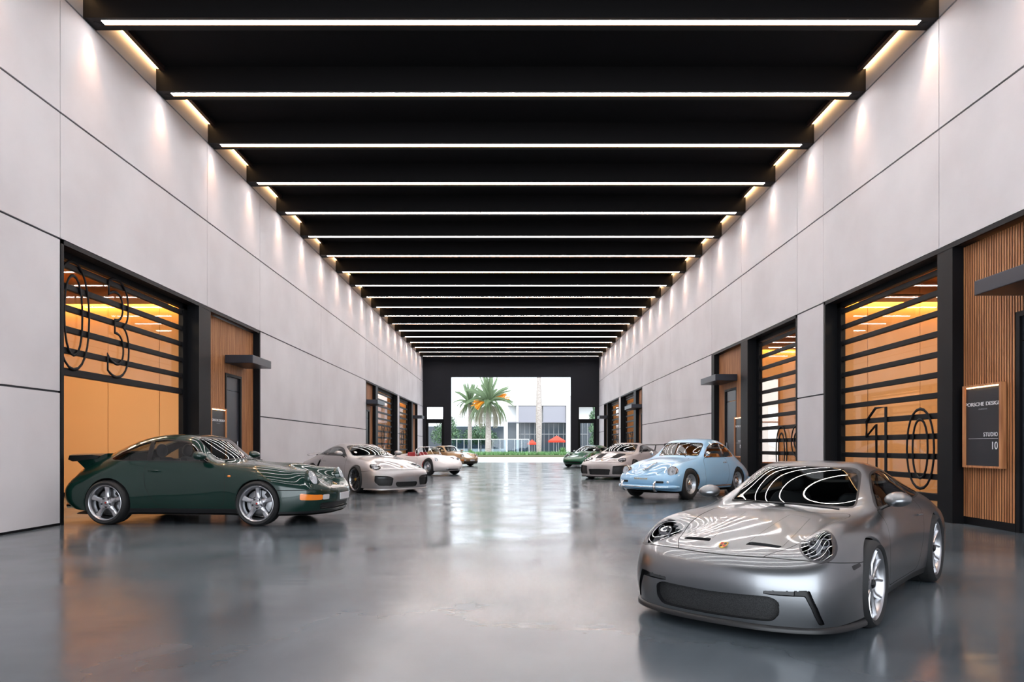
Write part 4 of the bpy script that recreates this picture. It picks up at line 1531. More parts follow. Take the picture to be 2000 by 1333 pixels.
# ---------------------------------------------------------------- cabin
def seat(car, x, y, z, m, tall=True, m2=None, w=1.0):
    s = empty('seat', (x, y, z))
    s.parent = car
    mb = MB()
    rings = []
    for u, zz, hw, th in ((.27, .02, .24, .06), (.20, .07, .26, .08), (0, .06, .26, .08), (-.2, .03, .25, .09)):
        rings.append([(u, -hw * w, zz - th), (u, hw * w, zz - th), (u, hw * w, zz + .05), (u, hw * .7 * w, zz + .015), (u, -hw * .7 * w, zz + .015), (u, -hw * w, zz + .05)])
    mb.loft(rings)
    mb.build('cushion', m, s, 50, bevel=.02)
    mb = MB()
    rings = []
    for t, hw, bol in ((0, .25, .05), (.2, .27, .08), (.42, .26, .07), (.56, .20, .03), (.60, .16, .01)):
        xx, zz = -.2 - t * .32, .0 + t
        rings.append([(xx - .09, -hw * w, zz), (xx - .09, hw * w, zz), (xx + bol, hw * w, zz), (xx + .0, hw * .68 * w, zz), (xx + .0, -hw * .68 * w, zz), (xx + bol, -hw * w, zz)])
    mb.loft(rings)
    mb.build('backrest', m2 or m, s, 50, bevel=.02)
    if tall:
        MB().ball((-.45, 0, .70), .055, .13 * w, .10, 14, 8).build('headrest', m2 or m, s, 60)
    return s

def steering(car, x, y, z, tilt=24, r=.18, m=None):
    mb = MB()
    pts = []
    for k in range(24):
        a = 2 * math.pi * k / 24
        u, v = r * math.cos(a), r * math.sin(a)
        pts.append((v * math.sin(R(tilt)) * -1 * -1, u, v * math.cos(R(tilt))))
    mb.tube(pts, .014, 8, closed=True)
    for a in (R(0), R(180), R(270)):
        v = r * math.sin(a)
        mb.tube([(0, 0, 0), (v * math.sin(R(tilt)), r * math.cos(a), v * math.cos(R(tilt)))], .015, 6)
    mb.ball((0, 0, 0), .03, .06, .06, 12, 8)
    mb.tube([(0, 0, 0), (.25, 0, -.08)], .025, 8)
    mb.build('steering_wheel', m or M_cabin, car, 50, loc=(x, y, z))

def cabin(car, sk, c):
    """seats, dashboard, wheel, floor and inner lining"""
    m = c.get('seat_mat', M_cabin)
    lm = c.get('lining_mat', M_cabin)
    hw = c['cab_w']
    MB().box(-1.25, .75, -hw, hw, .2, .24).box(-1.0, -1.3, -hw, hw, .24, .62).build('cabin_floor', c.get('floor_mat', M_cabin), car)
    d = MB()
    xd, zd = c['dash']
    rings = []
    for i in range(9):
        y = -hw * .98 + i * hw * 1.96 / 8
        bump = .05 if abs(y - .34) < .2 else 0
        rings.append([(xd + .36, y, zd - .02), (xd + .12, y, zd + .01 + bump * .6), (xd, y, zd - .02 + bump), (xd - .06, y, zd - .09), (xd - .02, y, zd - .30), (xd + .3, y, zd - .36)])
    d.loft(rings)
    d.build('dashboard', c.get('dash_mat', M_cabin), car, 50)
    steering(car, xd - .16, .35, zd - .10, r=c.get('wheel_r', .18), m=c.get('steer_mat'))
    for y in (.35, -.35):
        seat(car, c['seat_x'], y, c.get('seat_z', .36), m, c.get('tall', True), w=c.get('seat_w', .95))
    if sk:
        lo, hi = c.get('lining_t', (5.05, 10.2))
        sk.part('cabin_lining', {'paint': lm, 'door': lm, 'gap': lm, 'seal': lm, 'chrome': lm, 'roof': lm}, car, off=-.022, sel=lambda t, p: lo < t[0] < hi and (t[1] > 1.6) and not (t[0] < 5.6 and t[1] > 5.0 and p[0] > c['dash'][0] + .2))

def underbody(car, sk):
    g = sk.grid[:, 0, :]
    n = len(g)
    v = [(p[0] * .985, p[1] * .97, .145) for p in g[1:-1]]
    w_ = [(p[0], -p[1], p[2]) for p in v]
    fs = []
    m = len(v)
    for i in range(m - 1):
        fs.append((i, i + 1, m + i + 1, m + i))
    MB().add(v + w_, fs).build('underbody', M_under, car)

def wells(car, spots, r, hw=.9):
    """dark inner arches behind the wheels"""
    for (x, z), rr in zip(spots, r):
        for sg in (1, -1):
            mb = MB()
            rings = []
            for y in (hw[1] - .04, hw[0]):
                rings.append([(x + (rr + .012) * math.cos(a), sg * y, max(z + (rr + .012) * math.sin(a), .16)) for a in [math.pi * (-.12 + 1.24 * k / 20) for k in range(21)]])
            mb.loft(rings, 0, False, False)
            mb.add([rings[1][k] for k in range(21)], [tuple(range(21))])
            mb.build('wheel_well', M_under, car, 50)

def mirror(car, x, y, z, m, side, size=1.0, style='modern'):
    sg = side
    mb = MB()
    c = (x - .02, y + .13 * size * sg, z + .06)
    rings = []
    for u, k in ((.11, .25), (.08, .7), (.03, .95), (-.03, 1.0), (-.05, .93)):
        rings.append([(c[0] + u * size, c[1] + .11 * size * k * math.cos(a) * 1.0, c[2] + .065 * size * k * math.sin(a) - u * .1) for a in [2 * math.pi * j / 18 for j in range(18)]])
    mb.loft(rings)
    o = mb.build('mirror', m, car, 60)
    MB().lathe([(.0, 0), (.055 * size, 0)], 18, 0, 'X', (c[0] - .052 * size, c[1], c[2])).build('mirror_glass', M_chrome, o)
    MB().tube([(x + .02, y - .03 * sg, z - .05), (x + .01, y + .03 * sg, z - .01), (c[0] + .01, c[1] - .03 * sg, c[2] - .035 * size)], [.028, .02, .022], 8, 0, False, .6).build('stalk', M_trim, o, 60)
    return o

def crest(car, p, n, s=1.0):
    """small shield on the nose"""
    n = Vector(n).normalized()
    a = Vector((0, 1, 0))
    b = n.cross(a).normalized()
    if b.z < 0:
        b = -b
    out = [(-.026, .03), (0, .036), (.026, .03), (.027, 0), (.018, -.024), (0, -.036), (-.018, -.024), (-.027, 0)]
    P = Vector(p)
    f = lambda u, v, d: P + a * u * s + b * v * s + n * d
    mb = MB()
    mb.prism(out, 0, .005, f, 0)
    for x0, x1, z0, z1 in ((-.02, -.002, .002, .026), (.002, .02, -.022, -.002)):
        mb.prism([(x0, z0), (x1, z0), (x1, z1), (x0, z1)], .005, .0062, f, 1)
    for x0, x1, z0, z1 in ((.002, .02, .002, .026), (-.018, -.002, -.022, -.002)):
        mb.prism([(x0, z0), (x1, z0), (x1, z1), (x0, z1)], .005, .0058, f, 2)
    mb.build('crest', [M_gold, M_crestred, M_trim], car)

def lamp_insides(car, lens, c, n, r, kind, parent):
    """things seen through a headlamp lens"""
    c, n = Vector(c), Vector(n).normalized()
    a = Vector((0, 0, 1)).cross(n).normalized()
    b = n.cross(a)
    mb = MB()
    def ring(rr, dep, m, w=.006):
        pts = [c + a * rr * math.cos(t) + b * rr * math.sin(t) - n * dep for t in [2 * math.pi * k / 28 for k in range(28)]]
        mb.tube(pts, w, 6, m, True)
    if kind == 'led4':
        for u, v in ((-.4, .38), (.4, .38), (-.4, -.36), (.4, -.36)):
            q = c + a * u * r + b * v * r - n * .055
            mb.ball(q, .024, .024, .024, 12, 8, 1)
            pts = [q + n * .012 + a * .034 * math.cos(t) + b * .034 * math.sin(t) for t in [2 * math.pi * k / 16 for k in range(16)]]
            mb.tube(pts, .005, 6, 0, True)
        q = c - n * .05
        mb.obox(q, a * .016, b * r * .62, n * .012, 0)
        mb.obox(q, a * r * .6, b * .012, n * .012, 0)
    elif kind == 'bi':
        q = c - n * .05
        mb.ball(q, .036, .036, .036, 14, 8, 1)
        ring(.05, .035, 0)
        ring(r * .8, .03, 0, .005)
        for u, v in ((-.55, .45), (.55, .45), (-.55, -.45), (.55, -.45)):
            mb.ball(c + a * u * r + b * v * r - n * .04, .016, .016, .016, 8, 6, 2)
    else:
        rr = []
        for k, (q, dep) in enumerate(((.96, .004), (.8, .035), (.5, .06), (.2, .07))):
            rr.append([c + a * r * q * math.cos(t) + b * r * q * math.sin(t) - n * dep for t in [2 * math.pi * j / 28 for j in range(28)]])
        mb.loft(rr, 0, True, False)
        mb.ball(c - n * .045, .018, .018, .018, 10, 8, 2)
    mb.build('lamp_unit', [M_lampsilver if kind == 'round' else M_lampgrey, M_lampdark, M_led_white], parent, 50)

def round_lamp(car, sk, c, n, r, ring_mat, sg, rim_w=.016, out=.012, deep=.06):
    """round headlamp: domed lens in a ring, reflector behind"""
    c_ = Vector((c[0], c[1] * sg, c[2]))
    n_ = Vector((n[0], n[1] * sg, n[2])).normalized()
    a_ = Vector((0, 0, 1)).cross(n_).normalized()
    b_ = n_.cross(a_)
    h = MB().lathe([(0, .30 * r), (.5 * r, .26 * r), (.85 * r, .14 * r), (r, .0)], 36, 0, 'Z').build('headlamp', M_lens, car, 60)
    q = c_ + n_ * out
    h.matrix_local = Matrix(((a_.x, b_.x, n_.x, q.x), (a_.y, b_.y, n_.y, q.y), (a_.z, b_.z, n_.z, q.z), (0, 0, 0, 1)))
    MB().lathe([(r * .98, .012), (r + rim_w * .6, .012), (r + rim_w, -.004), (r + rim_w * 1.3, -.03), (r + rim_w * 1.4, -deep), (r + rim_w, -deep), (r, -.0), (r * .98, .004)], 40, 0, 'Z').build('lamp_rim', ring_mat, h, 50)
    u = MB().lathe([(r * .98, .0), (r * .8, -.035), (r * .45, -.055), (.0, -.06)], 32, 0, 'Z')
    u.ball((0, 0, -.03), .024, .024, .024, 10, 8, 1)
    for k in range(-4, 5):
        x = k * r * .2
        y = math.sqrt(max(r * r * .9 - x * x, 0))
        u.tube([(x, -y, .006), (x, y, .006)], .003, 5, 0)
    u.build('lamp_unit', [M_lampsilver, M_led_white], h, 50)
    return h
# ---------------------------------------------------------------- shared panel work
S_MID = lambda lo, hi: (lambda P, T: (T[:, 1] > lo) & (T[:, 1] < hi))
FRONT = lambda P, T: P[:, 0] > 1.3
REAR = lambda P, T: P[:, 0] < -1.3

def glasshouse(sk, side, screen, rear, pillar=None, seal=.014, seal2=.016):
    """windows; side in xz, screen and rear in ts"""
    m = S_MID(3.55, 5.02)
    f = on('xz', smooth_poly(side, 5) if len(side) > 6 else round_poly(side), m)
    sk.panel(f, 'paint', 'side_window', 0)
    sk.cut(band(f, seal), ['side_window'], 'seal')
    if pillar:
        (xa, za), (xb, zb), wd = pillar
        g = on('xz', [(xa - wd, za), (xa + wd, za), (xb + wd, zb), (xb - wd, zb)], m)
        sk.cut(g, ['side_window'], 'pillar')
        gx = lambda P, T: (P[:, 0] - (xa + (xb - xa) * (P[:, 2] - za) / (zb - za)))
        sk.cut(lambda P, T: np.where(m(P, T), gx(P, T), 1.), ['side_window'], 'quarter_window')
    f = on('ts', round_poly(screen, .25))
    sk.panel(f, 'paint', 'windshield', 0)
    P0 = sk.P
    sk.cut(lambda P, T: -(f(P, T) + seal2 * 4.5), ['windshield'], 'screen_seal')
    f = on('ts', round_poly(rear, .3))
    sk.panel(f, 'paint', 'rear_window', 0)
    sk.cut(lambda P, T: -(f(P, T) + seal2 * 4), ['rear_window'], 'screen_seal')

def glass_parts(car, sk, gm):
    sk.part('windshield', {'windshield': gm}, car)
    sk.part('rear_window', {'rear_window': gm}, car)
    for sd in 'LR':
        sk.part('side_window', {'side_window': gm}, car, sd)
        sk.part('quarter_window', {'quarter_window': gm}, car, sd)

def arches(sk, spots, rads, src=('paint',)):
    for (x, z), r in zip(spots, rads):
        d = lambda P, T, x=x, z=z, r=r: np.where((P[:, 1] > .45) & (T[:, 1] < 4.6), np.sqrt((P[:, 0] - x) ** 2 + (P[:, 2] - z) ** 2) - r, 1.)
        sk.cut(d, list(src), 'arch')

def wiper(car, a, b, sag=0.):
    MB().tube([a, tuple((Vector(a) + Vector(b)) / 2 + Vector((0.01, 0, .012))), b], .008, 6).build('wiper', M_trim, car, 50)

def handle(car, x, y, z, m, sg):
    MB().tube([(x + .075, y * sg, z), (x + .04, (y + .022) * sg, z + .003), (x - .04, (y + .022) * sg, z + .003), (x - .075, y * sg, z)], .011, 8, 0, False, .8).build('door_handle', m, car, 60)

def lip(car, sk, m, out=.02, z0=.07, z1=.125, t1=3.4, row=0):
    """splitter that follows the lower front edge"""
    g = sk.grid[:int(t1 * sk.nt) + 1, row]
    pts = [np.array(p) for p in g]
    full = [p * FLIP for p in pts[:0:-1]] + pts
    rings = []
    for i, p in enumerate(full):
        a, b = full[max(i - 1, 0)], full[min(i + 1, len(full) - 1)]
        d = b - a
        n = np.array([d[1], -d[0], 0])
        n = n / (np.linalg.norm(n) + 1e-9)
        if n @ np.array([p[0] - 1.0, p[1], 0]) < 0:
            n = -n
        k = 1.0
        rings.append([tuple(np.array([p[0], p[1], zz]) + n * o) for zz, o in ((z1 + .01, -.06), (z1, out * .3), (z0 + .022, out), (z0, out), (z0, -.08))])
    MB().loft(rings).build('front_lip', m, car, 50)

# ---------------------------------------------------------------- modern rear-engined coupe (three of them)
AX = 1.2285
def modern(kind, loc, yaw, s, sz, body, rim, spk, style, label, paint_top=None):
    car = empty('car', loc, yaw, (s, s, sz), label, 'car')
    big = kind == 'touring'
    dz = -.055 if big else 0.
    sk = Skin(NET_TOURING if big else NET_MODERN, 10 if big else 8, 8 if big else 6, 16 if big else 8, 40 if big else 16)
    fr, rr = (.343, .356) if big else (.345, .352)
    ra = (fr + .032, rr + .034)
    spots = ((AX, fr), (-AX, rr))
    arches(sk, spots, ra)
    # glass
    side = [(.50, .935 + dz), (.30, 1.02 + dz * .7), (.10, 1.115 + dz * .4), (-.08, 1.172), (-.35, 1.20), (-.65, 1.178), (-.95, 1.098), (-1.18, 1.015 + dz * .2), (-1.25, .985 + dz * .4), (-1.18, .970 + dz * .6), (-.8, .962 + dz), (-.3, .955 + dz), (.1, .947 + dz), (.4, .937 + dz)]
    glasshouse(sk, side, [(5.12, 5.03), (5.15, 6.2), (5.2, 8.5), (6.93, 8.5), (6.93, 5.6), (6.88, 5.06), (6, 5.03)],
               [(8.75, 5.25), (8.75, 8.5), (10.1, 8.5), (10.1, 6), (9.8, 5.3)], ((-.60, .93 + dz), (-.74, 1.22), .028))
    # headlamps
    hc, hn = (np.array((1.835, .68, .655)), (.84, .28, .46)) if big else (np.array((1.80, .665, .655)), (.80, .24, .58))
    i = np.argmin([np.linalg.norm(np.array(p) - hc) for p in sk.P])
    hc = np.array(sk.P[i])
    hl = disc(hc, hn, .128 if not big else .126, .158 if not big else .165, far=.14)
    # panels: front bumper, hood, doors
    bz = lambda P, T: np.where((P[:, 0] > 1.42) & (T[:, 1] < 6), P[:, 2] - (.600 - .045 * np.clip((2.1 - P[:, 0]) / .5, 0, 1)), 1.)
    sk.cutr(hl, 'paint', 'headlamp')
    sk.cut(band(hl, .008), ['headlamp', 'paint'], 'lamp_rim')
    sk.cut(bz, 'paint', 'front_bumper')
    sk.cut(band(bz, .003), ['paint', 'front_bumper'], 'gap')
    hood = [(2.3, -.3), (2.3, .26), (2.02, .40), (1.92, .455), (1.6, .53), (1.2, .585), (.86, .625), (.70, .58), (.86, .40), (.935, .2), (.95, -.3)]
    hf = on('xy', round_poly(hood, .08), lambda P, T: (P[:, 0] > .6) & (P[:, 2] > .5))
    sk.panel(hf, 'paint', 'hood', .003)
    door = [(.60, .23), (.645, .5), (.64, .78 + dz), (.56, .925 + dz), (.2, .942 + dz), (-.3, .95 + dz), (-.68, .957 + dz), (-.71, .85 + dz), (-.70, .62), (-.58, .36), (-.50, .23)]
    df = on('xz', round_poly(door, .07), lambda P, T: (P[:, 1] > .5) & (T[:, 1] < 4.35))
    sk.panel(df, 'paint', 'door', .003)
    sk.cut(lambda P, T: np.where((np.abs(P[:, 0]) < 1.0) & (T[:, 1] < 2), P[:, 2] - .205, 1.), ['paint', 'door'], 'skirt')
    fb = ['front_bumper']
    if kind == 'touring':
        g = on('yz', round_poly([(-.2, .150), (.455, .158), (.51, .23), (.495, .318), (.43, .340), (-.2, .322)], .04), FRONT)
        sk.cutr(g, fb, 'grille')
        sk.cut(lambda P, T: g(P, T) - .016, fb, 'grille_surround')
        sk.recess('grille', (-.05, 0, 0), 'grille_wall')
        sl = on('yz', round_poly([(.40, .378), (.55, .384), (.69, .394), (.735, .27), (.765, .150), (.735, .150), (.70, .27), (.665, .352), (.55, .350), (.40, .350)], .01), FRONT)
        sk.cutr(sl, fb, 'air_slit', .02, 2)
        sk.cut(on('yz', [(.2, .355), (.60, .355), (.60, .5), (.2, .5)], FRONT), ['air_slit'], 'daylight_lamp')
        sk.recess('air_slit', (-.04, -.01, 0), 'air_wall')
        sk.recess('daylight_lamp', (-.012, -.0, 0), 'air_wall')
        ns = on('xy', round_poly([(1.965, .15), (1.925, .40), (1.875, .41), (1.90, .165)], .012), lambda P, T: P[:, 2] > .5)
        sk.cutr(ns, ['hood'], 'nostril')
        sk.recess('nostril', (-.0, 0, -.035), 'nostril_wall')
        ch = on('xy', [(1.89, .155), (1.88, .415), (1.1, .37), (1.1, .20)], lambda P, T: P[:, 2] > .5)
        sk.line(ch, 'hood', .0012, 'crease')
        mk = on('xz', round_poly([(1.74, .545), (1.60, .555), (1.585, .53), (1.73, .51)], .01), lambda P, T: P[:, 1] > .5)
        sk.cutr(mk, fb + ['paint'], 'marker')
    elif kind == 'turbo':
        g = on('yz', round_poly([(-.2, .17), (.27, .17), (.33, .25), (.30, .30), (-.2, .295)], .03), FRONT)
        sk.cutr(g, fb, 'grille')
        sk.recess('grille', (-.05, 0, 0), 'grille_wall')
        sl = on('yz', round_poly([(.42, .20), (.72, .21), (.80, .30), (.795, .46), (.50, .445), (.38, .40)], .04), FRONT)
        sk.cutr(sl, fb, 'air_slit')
        sk.cut(on('yz', [(.3, .385), (.9, .40), (.9, .43), (.3, .415)], FRONT), ['air_slit'], 'daylight_lamp')
        sk.recess('air_slit', (-.045, -.02, 0), 'air_wall')
        sk.recess('daylight_lamp', (-.02, -.008, 0), 'air_wall')
    else:
        g = on('yz', round_poly([(-.2, .17), (.36, .17), (.40, .36), (-.2, .375)], .03), FRONT)
        sk.cutr(g, fb, 'grille')
        sk.recess('grille', (-.05, 0, 0), 'grille_wall')
        sl = on('yz', round_poly([(.46, .19), (.78, .20), (.85, .30), (.83, .49), (.48, .47)], .03), FRONT)
        sk.cutr(sl, fb, 'air_slit')
        sk.recess('air_slit', (-.045, -.02, 0), 'air_wall')
        dk = on('xy', round_poly([(1.78, .17), (1.74, .40), (1.2, .50), (1.02, .46), (1.05, .22), (1.3, .19)], .05), lambda P, T: P[:, 2] > .5)
        sk.cut(dk, ['hood'], 'hood_duct')
    if kind != 'touring':
        si = on('xz', round_poly([(-.74, .80), (-.83, .82), (-.955, .58), (-.93, .52), (-.86, .55)], .03), lambda P, T: P[:, 1] > .6)
        sk.cutr(si, ['paint', 'door', 'gap'], 'side_intake')
        sk.recess('side_intake', (0, -.05, 0), 'air_wall')
    bd = {'paint': body, 'gap': M_gap, 'seal': M_trim, 'screen_seal': M_trim, 'pillar': M_trim, 'skirt': M_trim, 'lamp_rim': M_gap if kind != 'touring' else M_alloyd,
          'crease': M_gap, 'marker': M_trim, 'side_intake': M_trim}
    sk.part('grille_lining', {'grille_wall': M_trim}, car, fair=False)
    for sd in 'LR':
        sk.part('intake_lining', {'air_wall': M_trim}, car, sd, fair=False, sel=lambda t, p: p[0] > 0)
        sk.part('intake_lining', {'air_wall': M_trim}, car, sd, fair=False, sel=lambda t, p: p[0] < 0)
        sk.part('nostril_lining', {'nostril_wall': M_trim}, car, sd, fair=False)
    sk.part('body_shell', bd, car, rim=.03)
    sk.part('front_bumper', {'front_bumper': body, 'grille_surround': body}, car, rim=.004)
    sk.part('hood', {'hood': body, 'nostril': M_trim, 'hood_duct': M_duct}, car)
    for sd in 'LR':
        sk.part('door', {'door': body}, car, sd)
        h = sk.part('headlamp', {'headlamp': M_lens}, car, sd)
        sg = 1 if sd == 'L' else -1
        sk.part('lamp_bowl', {'headlamp': M_lampdark}, h, sd, off=-.07)
        lamp_insides(car, h, hc * np.array((1, sg, 1)) - np.array((.012, 0, .008)), (hn[0], hn[1] * sg, hn[2]), .10, 'led4' if kind != 'track' else 'bi', h)
        sk.part('air_intake', {'air_slit': M_mesh if kind != 'touring' else M_trim}, car, sd)
        if kind != 'track':
            sk.part('daylight_lamp', {'daylight_lamp': M_dlamp}, car, sd)
    sk.part('grille', {'grille': M_mesh}, car)
    glass_parts(car, sk, M_cglass)
    if kind == 'touring':
        gb = MB()
        for y in (-.16, .0, .20):
            gb.box(2.165 - abs(y) * .1, 2.20 - abs(y) * .1, y - .006, y + .006, .165, .315)
        gb.box(2.17, 2.195, -.2, .2, .17, .31)
        gb.build('grille_bars', M_trim, car)
        lip(car, sk, M_trim, .022, .085, .125, 3.3)
        crest(car, (2.04, 0, .650), (.42, 0, .9), 1.25)
    else:
        lip(car, sk, body if kind == 'turbo' else M_trim, .012, .095, .13, 3.1)
        crest(car, (2.03, 0, .668), (.42, 0, .9), 1.2)
    cabin(car, sk, dict(cab_w=.70, dash=(.42, .89 + dz), seat_x=-.10, seat_z=.34))
    underbody(car, sk)
    wells(car, spots, ra, (.50, .88))
    wheels(car, [(AX, .80, fr, .25), (AX, -.80, fr, .25), (-AX, .775, rr, .30), (-AX, -.775, rr, .30)], Rr=.280 if big else .285, style=style, rim=rim, spk=spk,
           caliper=M_caliper if kind == 'touring' else M_gold, cap=M_trim if kind == 'touring' else M_gold, steer=0)
    for sg in (1, -1):
        mirror(car, .42, (.765 if big else .80) * sg, .955 + dz, body if kind != 'track' else M_trim, sg)
        handle(car, -.50, .895, .80 + dz * .6, body, sg)
    wiper(car, (.80, .52, .935 + dz), (.84, -.18, .965 + dz))
    wiper(car, (.83, .05, .955 + dz), (.66, -.52, .955 + dz))
    # tail
    MB().box(-2.295, -2.26, -.62, .62, .60, .64).build('tail_lamp', M_redlens, car, bevel=.008)
    MB().lathe([(.05, -.06), (.05, .03), (.042, .03), (.042, -.06)], 20, 0, 'X', (-2.28, .09, .27)).build('exhaust_pipe', M_chrome, car)
    if kind == 'turbo':
        sp = MB()
        rings = []
        for k in range(13):
            y = -.66 + 1.32 * k / 12
            e = abs(y) / .66
            dx, dz = -.02 + .10 * e ** 3, -.06 * e ** 3
            rings.append([(-1.88 + dx * .4, y, .985 + dz), (-1.96, y, 1.005 + dz), (-2.14 + dx, y, 1.02 + dz), (-2.15 + dx, y, 1.005 + dz), (-1.96, y, .98 + dz)])
        sp.loft(rings)
        w_ = sp.build('rear_spoiler', body, car, 50)
        MB().box(-2.04, -1.98, .3, .38, .82, .99).box(-2.04, -1.98, -.38, -.3, .82, .99).build('spoiler_strut', M_trim, w_)
    if kind == 'track':
        sp = MB()
        rings = []
        for k in range(9):
            y = -.80 + 1.6 * k / 8
            rings.append([(-1.92, y, 1.195), (-2.02, y, 1.215), (-2.2, y, 1.235), (-2.2, y, 1.225), (-2.02, y, 1.185)])
        sp.loft(rings)
        w_ = sp.build('rear_wing', M_trim, car, 50)
        for sg in (1, -1):
            MB().prism([(-1.88, 1.12), (-1.9, 1.25), (-2.22, 1.27), (-2.22, 1.12)], .795 * sg, .81 * sg, lambda u, v, d: (u, d, v)).build('end_plate', M_trim, w_)
            MB().prism([(-1.80, .86), (-1.9, .86), (-2.06, 1.19), (-2.0, 1.2)], .40 * sg, .42 * sg, lambda u, v, d: (u, d, v)).build('wing_upright', M_trim, w_)
    return car

# ---------------------------------------------------------------- air-cooled coupe of the early nineties (two of them)
def classic(kind, loc, yaw, s, sz, body, label, lamp_m=M_lampsilver):
    car = empty('car', loc, yaw, (s, s, sz), label, 'car')
    big = kind == 'whaletail'
    sk = Skin(NET_CLASSIC, 12 if big else 8, 9 if big else 6, 14 if big else 9, crown=((1.855, .615, .66), (1.15, .655, .69), .128, .125))
    ax = 1.136
    fr = rr = .318
    spots = ((ax, fr + .005), (-ax, rr + .005))
    ra = (.345, .35)
    arches(sk, spots, ra)
    side = [(.36, .905), (.26, .985), (.12, 1.10), (.02, 1.17), (-.10, 1.205), (-.4, 1.228), (-.7, 1.19), (-.95, 1.095), (-1.14, .995), (-1.19, .945), (-1.12, .915), (-.7, .915), (-.3, .912), (.1, .908)]
    glasshouse(sk, side, [(5.16, 5.12), (5.22, 6.2), (5.25, 8.5), (6.90, 8.5), (6.90, 5.6), (6.82, 5.15), (6, 5.13)],
               [(8.75, 5.3), (8.75, 8.5), (10.25, 8.5), (10.2, 6), (9.9, 5.35)], ((-.56, .89), (-.60, 1.25), .03), .013)
    hc = np.array((1.845, .615, .668))
    fixed = hc.copy()
    hn = (.90, .10, .42)
    i = np.argmin([np.linalg.norm(np.array(p) - hc) for p in sk.P])
    hc = fixed
    hood = [(2.3, -.3), (2.04, -.3), (2.035, .25), (1.96, .36), (1.7, .42), (1.2, .455), (.85, .52), (.55, .555), (.62, .4), (.70, .2), (.715, -.3)]
    hf = on('xy', round_poly([(2.06, -.3)] + hood[2:], .07), lambda P, T: (P[:, 0] > .5) & (P[:, 2] > .50) & (T[:, 1] > 4))
    sk.panel(hf, 'paint', 'hood', .0028)
    door = [(.60, .27), (.64, .5), (.63, .75), (.52, .89), (0, .895), (-.57, .90), (-.60, .80), (-.57, .55), (-.47, .36), (-.36, .27)]
    df = on('xz', round_poly(door, .07), lambda P, T: (P[:, 1] > .5) & (T[:, 1] < 4.3))
    sk.panel(df, 'paint', 'door', .003)
    # front indicators, plate band, lower grille, tail lamps
    sk.cutr(on('ts', round_poly([(1.52, 1.70), (2.42, 1.72), (2.44, 2.34), (1.52, 2.32)], .1)), 'paint', 'indicator', .2)
    sk.cutr(on('ts', round_poly([(1.2, 1.70), (1.50, 1.70), (1.50, 2.32), (1.2, 2.32)], .08)), 'paint', 'fog_lamp', .2)
    sk.cutr(disc(hc, (.90, .12, .40), .113, far=.13), 'paint', 'lamp_hole')
    bl = lambda P, T: np.where((P[:, 0] > 1.40) & (T[:, 1] < 6), P[:, 2] - .505, 1.)
    sk.cut(bl, 'paint', 'front_bumper')
    sk.cut(band(bl, .004), ['front_bumper', 'paint'], 'gap')
    g = on('yz', round_poly([(-.3, .21), (.60, .22), (.62, .315), (-.3, .315)], .03), FRONT)
    sk.cutr(g, ['front_bumper'], 'grille')
    sk.recess('grille', (-.03, 0, 0), 'grille_wall')
    sk.cut(lambda P, T: np.where((T[:, 0] < 3.3) & (T[:, 1] < 2), P[:, 2] - .205, 1.), ['front_bumper', 'paint'], 'skirt')
    sk.cut(lambda P, T: np.where((np.abs(P[:, 0]) < .86) & (T[:, 1] < 2), P[:, 2] - .235, 1.), ['paint', 'door'], 'skirt')
    sk.cutr(on('ts', round_poly([(11.6, 3.1), (15, 3.1), (15, 3.95), (11.9, 3.95)], .1)), 'paint', 'tail_lamp', .2)
    bl = lambda P, T: np.where((T[:, 0] > 11.1) & (T[:, 1] < 6), T[:, 1] - 2.98, 1.)
    sk.cut(bl, 'paint', 'rear_bumper')
    sk.cut(band(bl, .045), ['rear_bumper', 'paint'], 'gap')
    bd = {'paint': body, 'gap': M_gap, 'seal': M_trim, 'screen_seal': M_trim, 'pillar': M_trim, 'lamp_rim': body, 'skirt': M_trim}
    sk.part('grille_lining', {'grille_wall': M_trim}, car, fair=False)
    sk.part('body_shell', bd, car, rim=.028)
    sk.part('front_bumper', {'front_bumper': body}, car)
    sk.part('rear_bumper', {'rear_bumper': body}, car)
    sk.part('hood', {'hood': body}, car)
    sk.part('grille', {'grille': M_mesh}, car)
    for sd in 'LR':
        sg = 1 if sd == 'L' else -1
        sk.part('door', {'door': body}, car, sd)
        round_lamp(car, sk, hc, (.90, .12, .40), .113, body, sg, .016, .018, .06)
        sk.part('indicator', {'indicator': M_amber}, car, sd, off=.004, rim=.01)
        sk.part('fog_lamp', {'fog_lamp': M_lampsilver}, car, sd, off=.004, rim=.01)
        sk.part('tail_lamp', {'tail_lamp': M_redlens}, car, sd, off=.003)
    glass_parts(car, sk, M_cglass)
    gb = MB()
    for z in (.235, .262, .289):
        gb.tube([(2.06 if abs(y) < .1 else 2.06 - .09 * (y / .6) ** 2, y, z) for y in [-.58 + 1.16 * k / 12 for k in range(13)]], .006, 6)
    gb.build('grille_bars', M_trim, car)
    MB().prism([(-.2, .335), (.2, .335), (.2, .435), (-.2, .435)], 2.125, 2.138, lambda u, v, d: (d, u, v)).build('licence_plate', mat('plate', lin((200, 200, 204)), .4), car, bevel=.004)
    crest(car, (1.98, 0, .568), (.4, 0, .92), 1.1)
    cabin(car, sk, dict(cab_w=.63, dash=(.28, .86), seat_x=-.15, seat_z=.36, seat_mat=mat('grey_seat', lin((62, 62, 66)), .6) if big else M_cabin))
    underbody(car, sk)
    wells(car, spots, ra, (.48, .85))
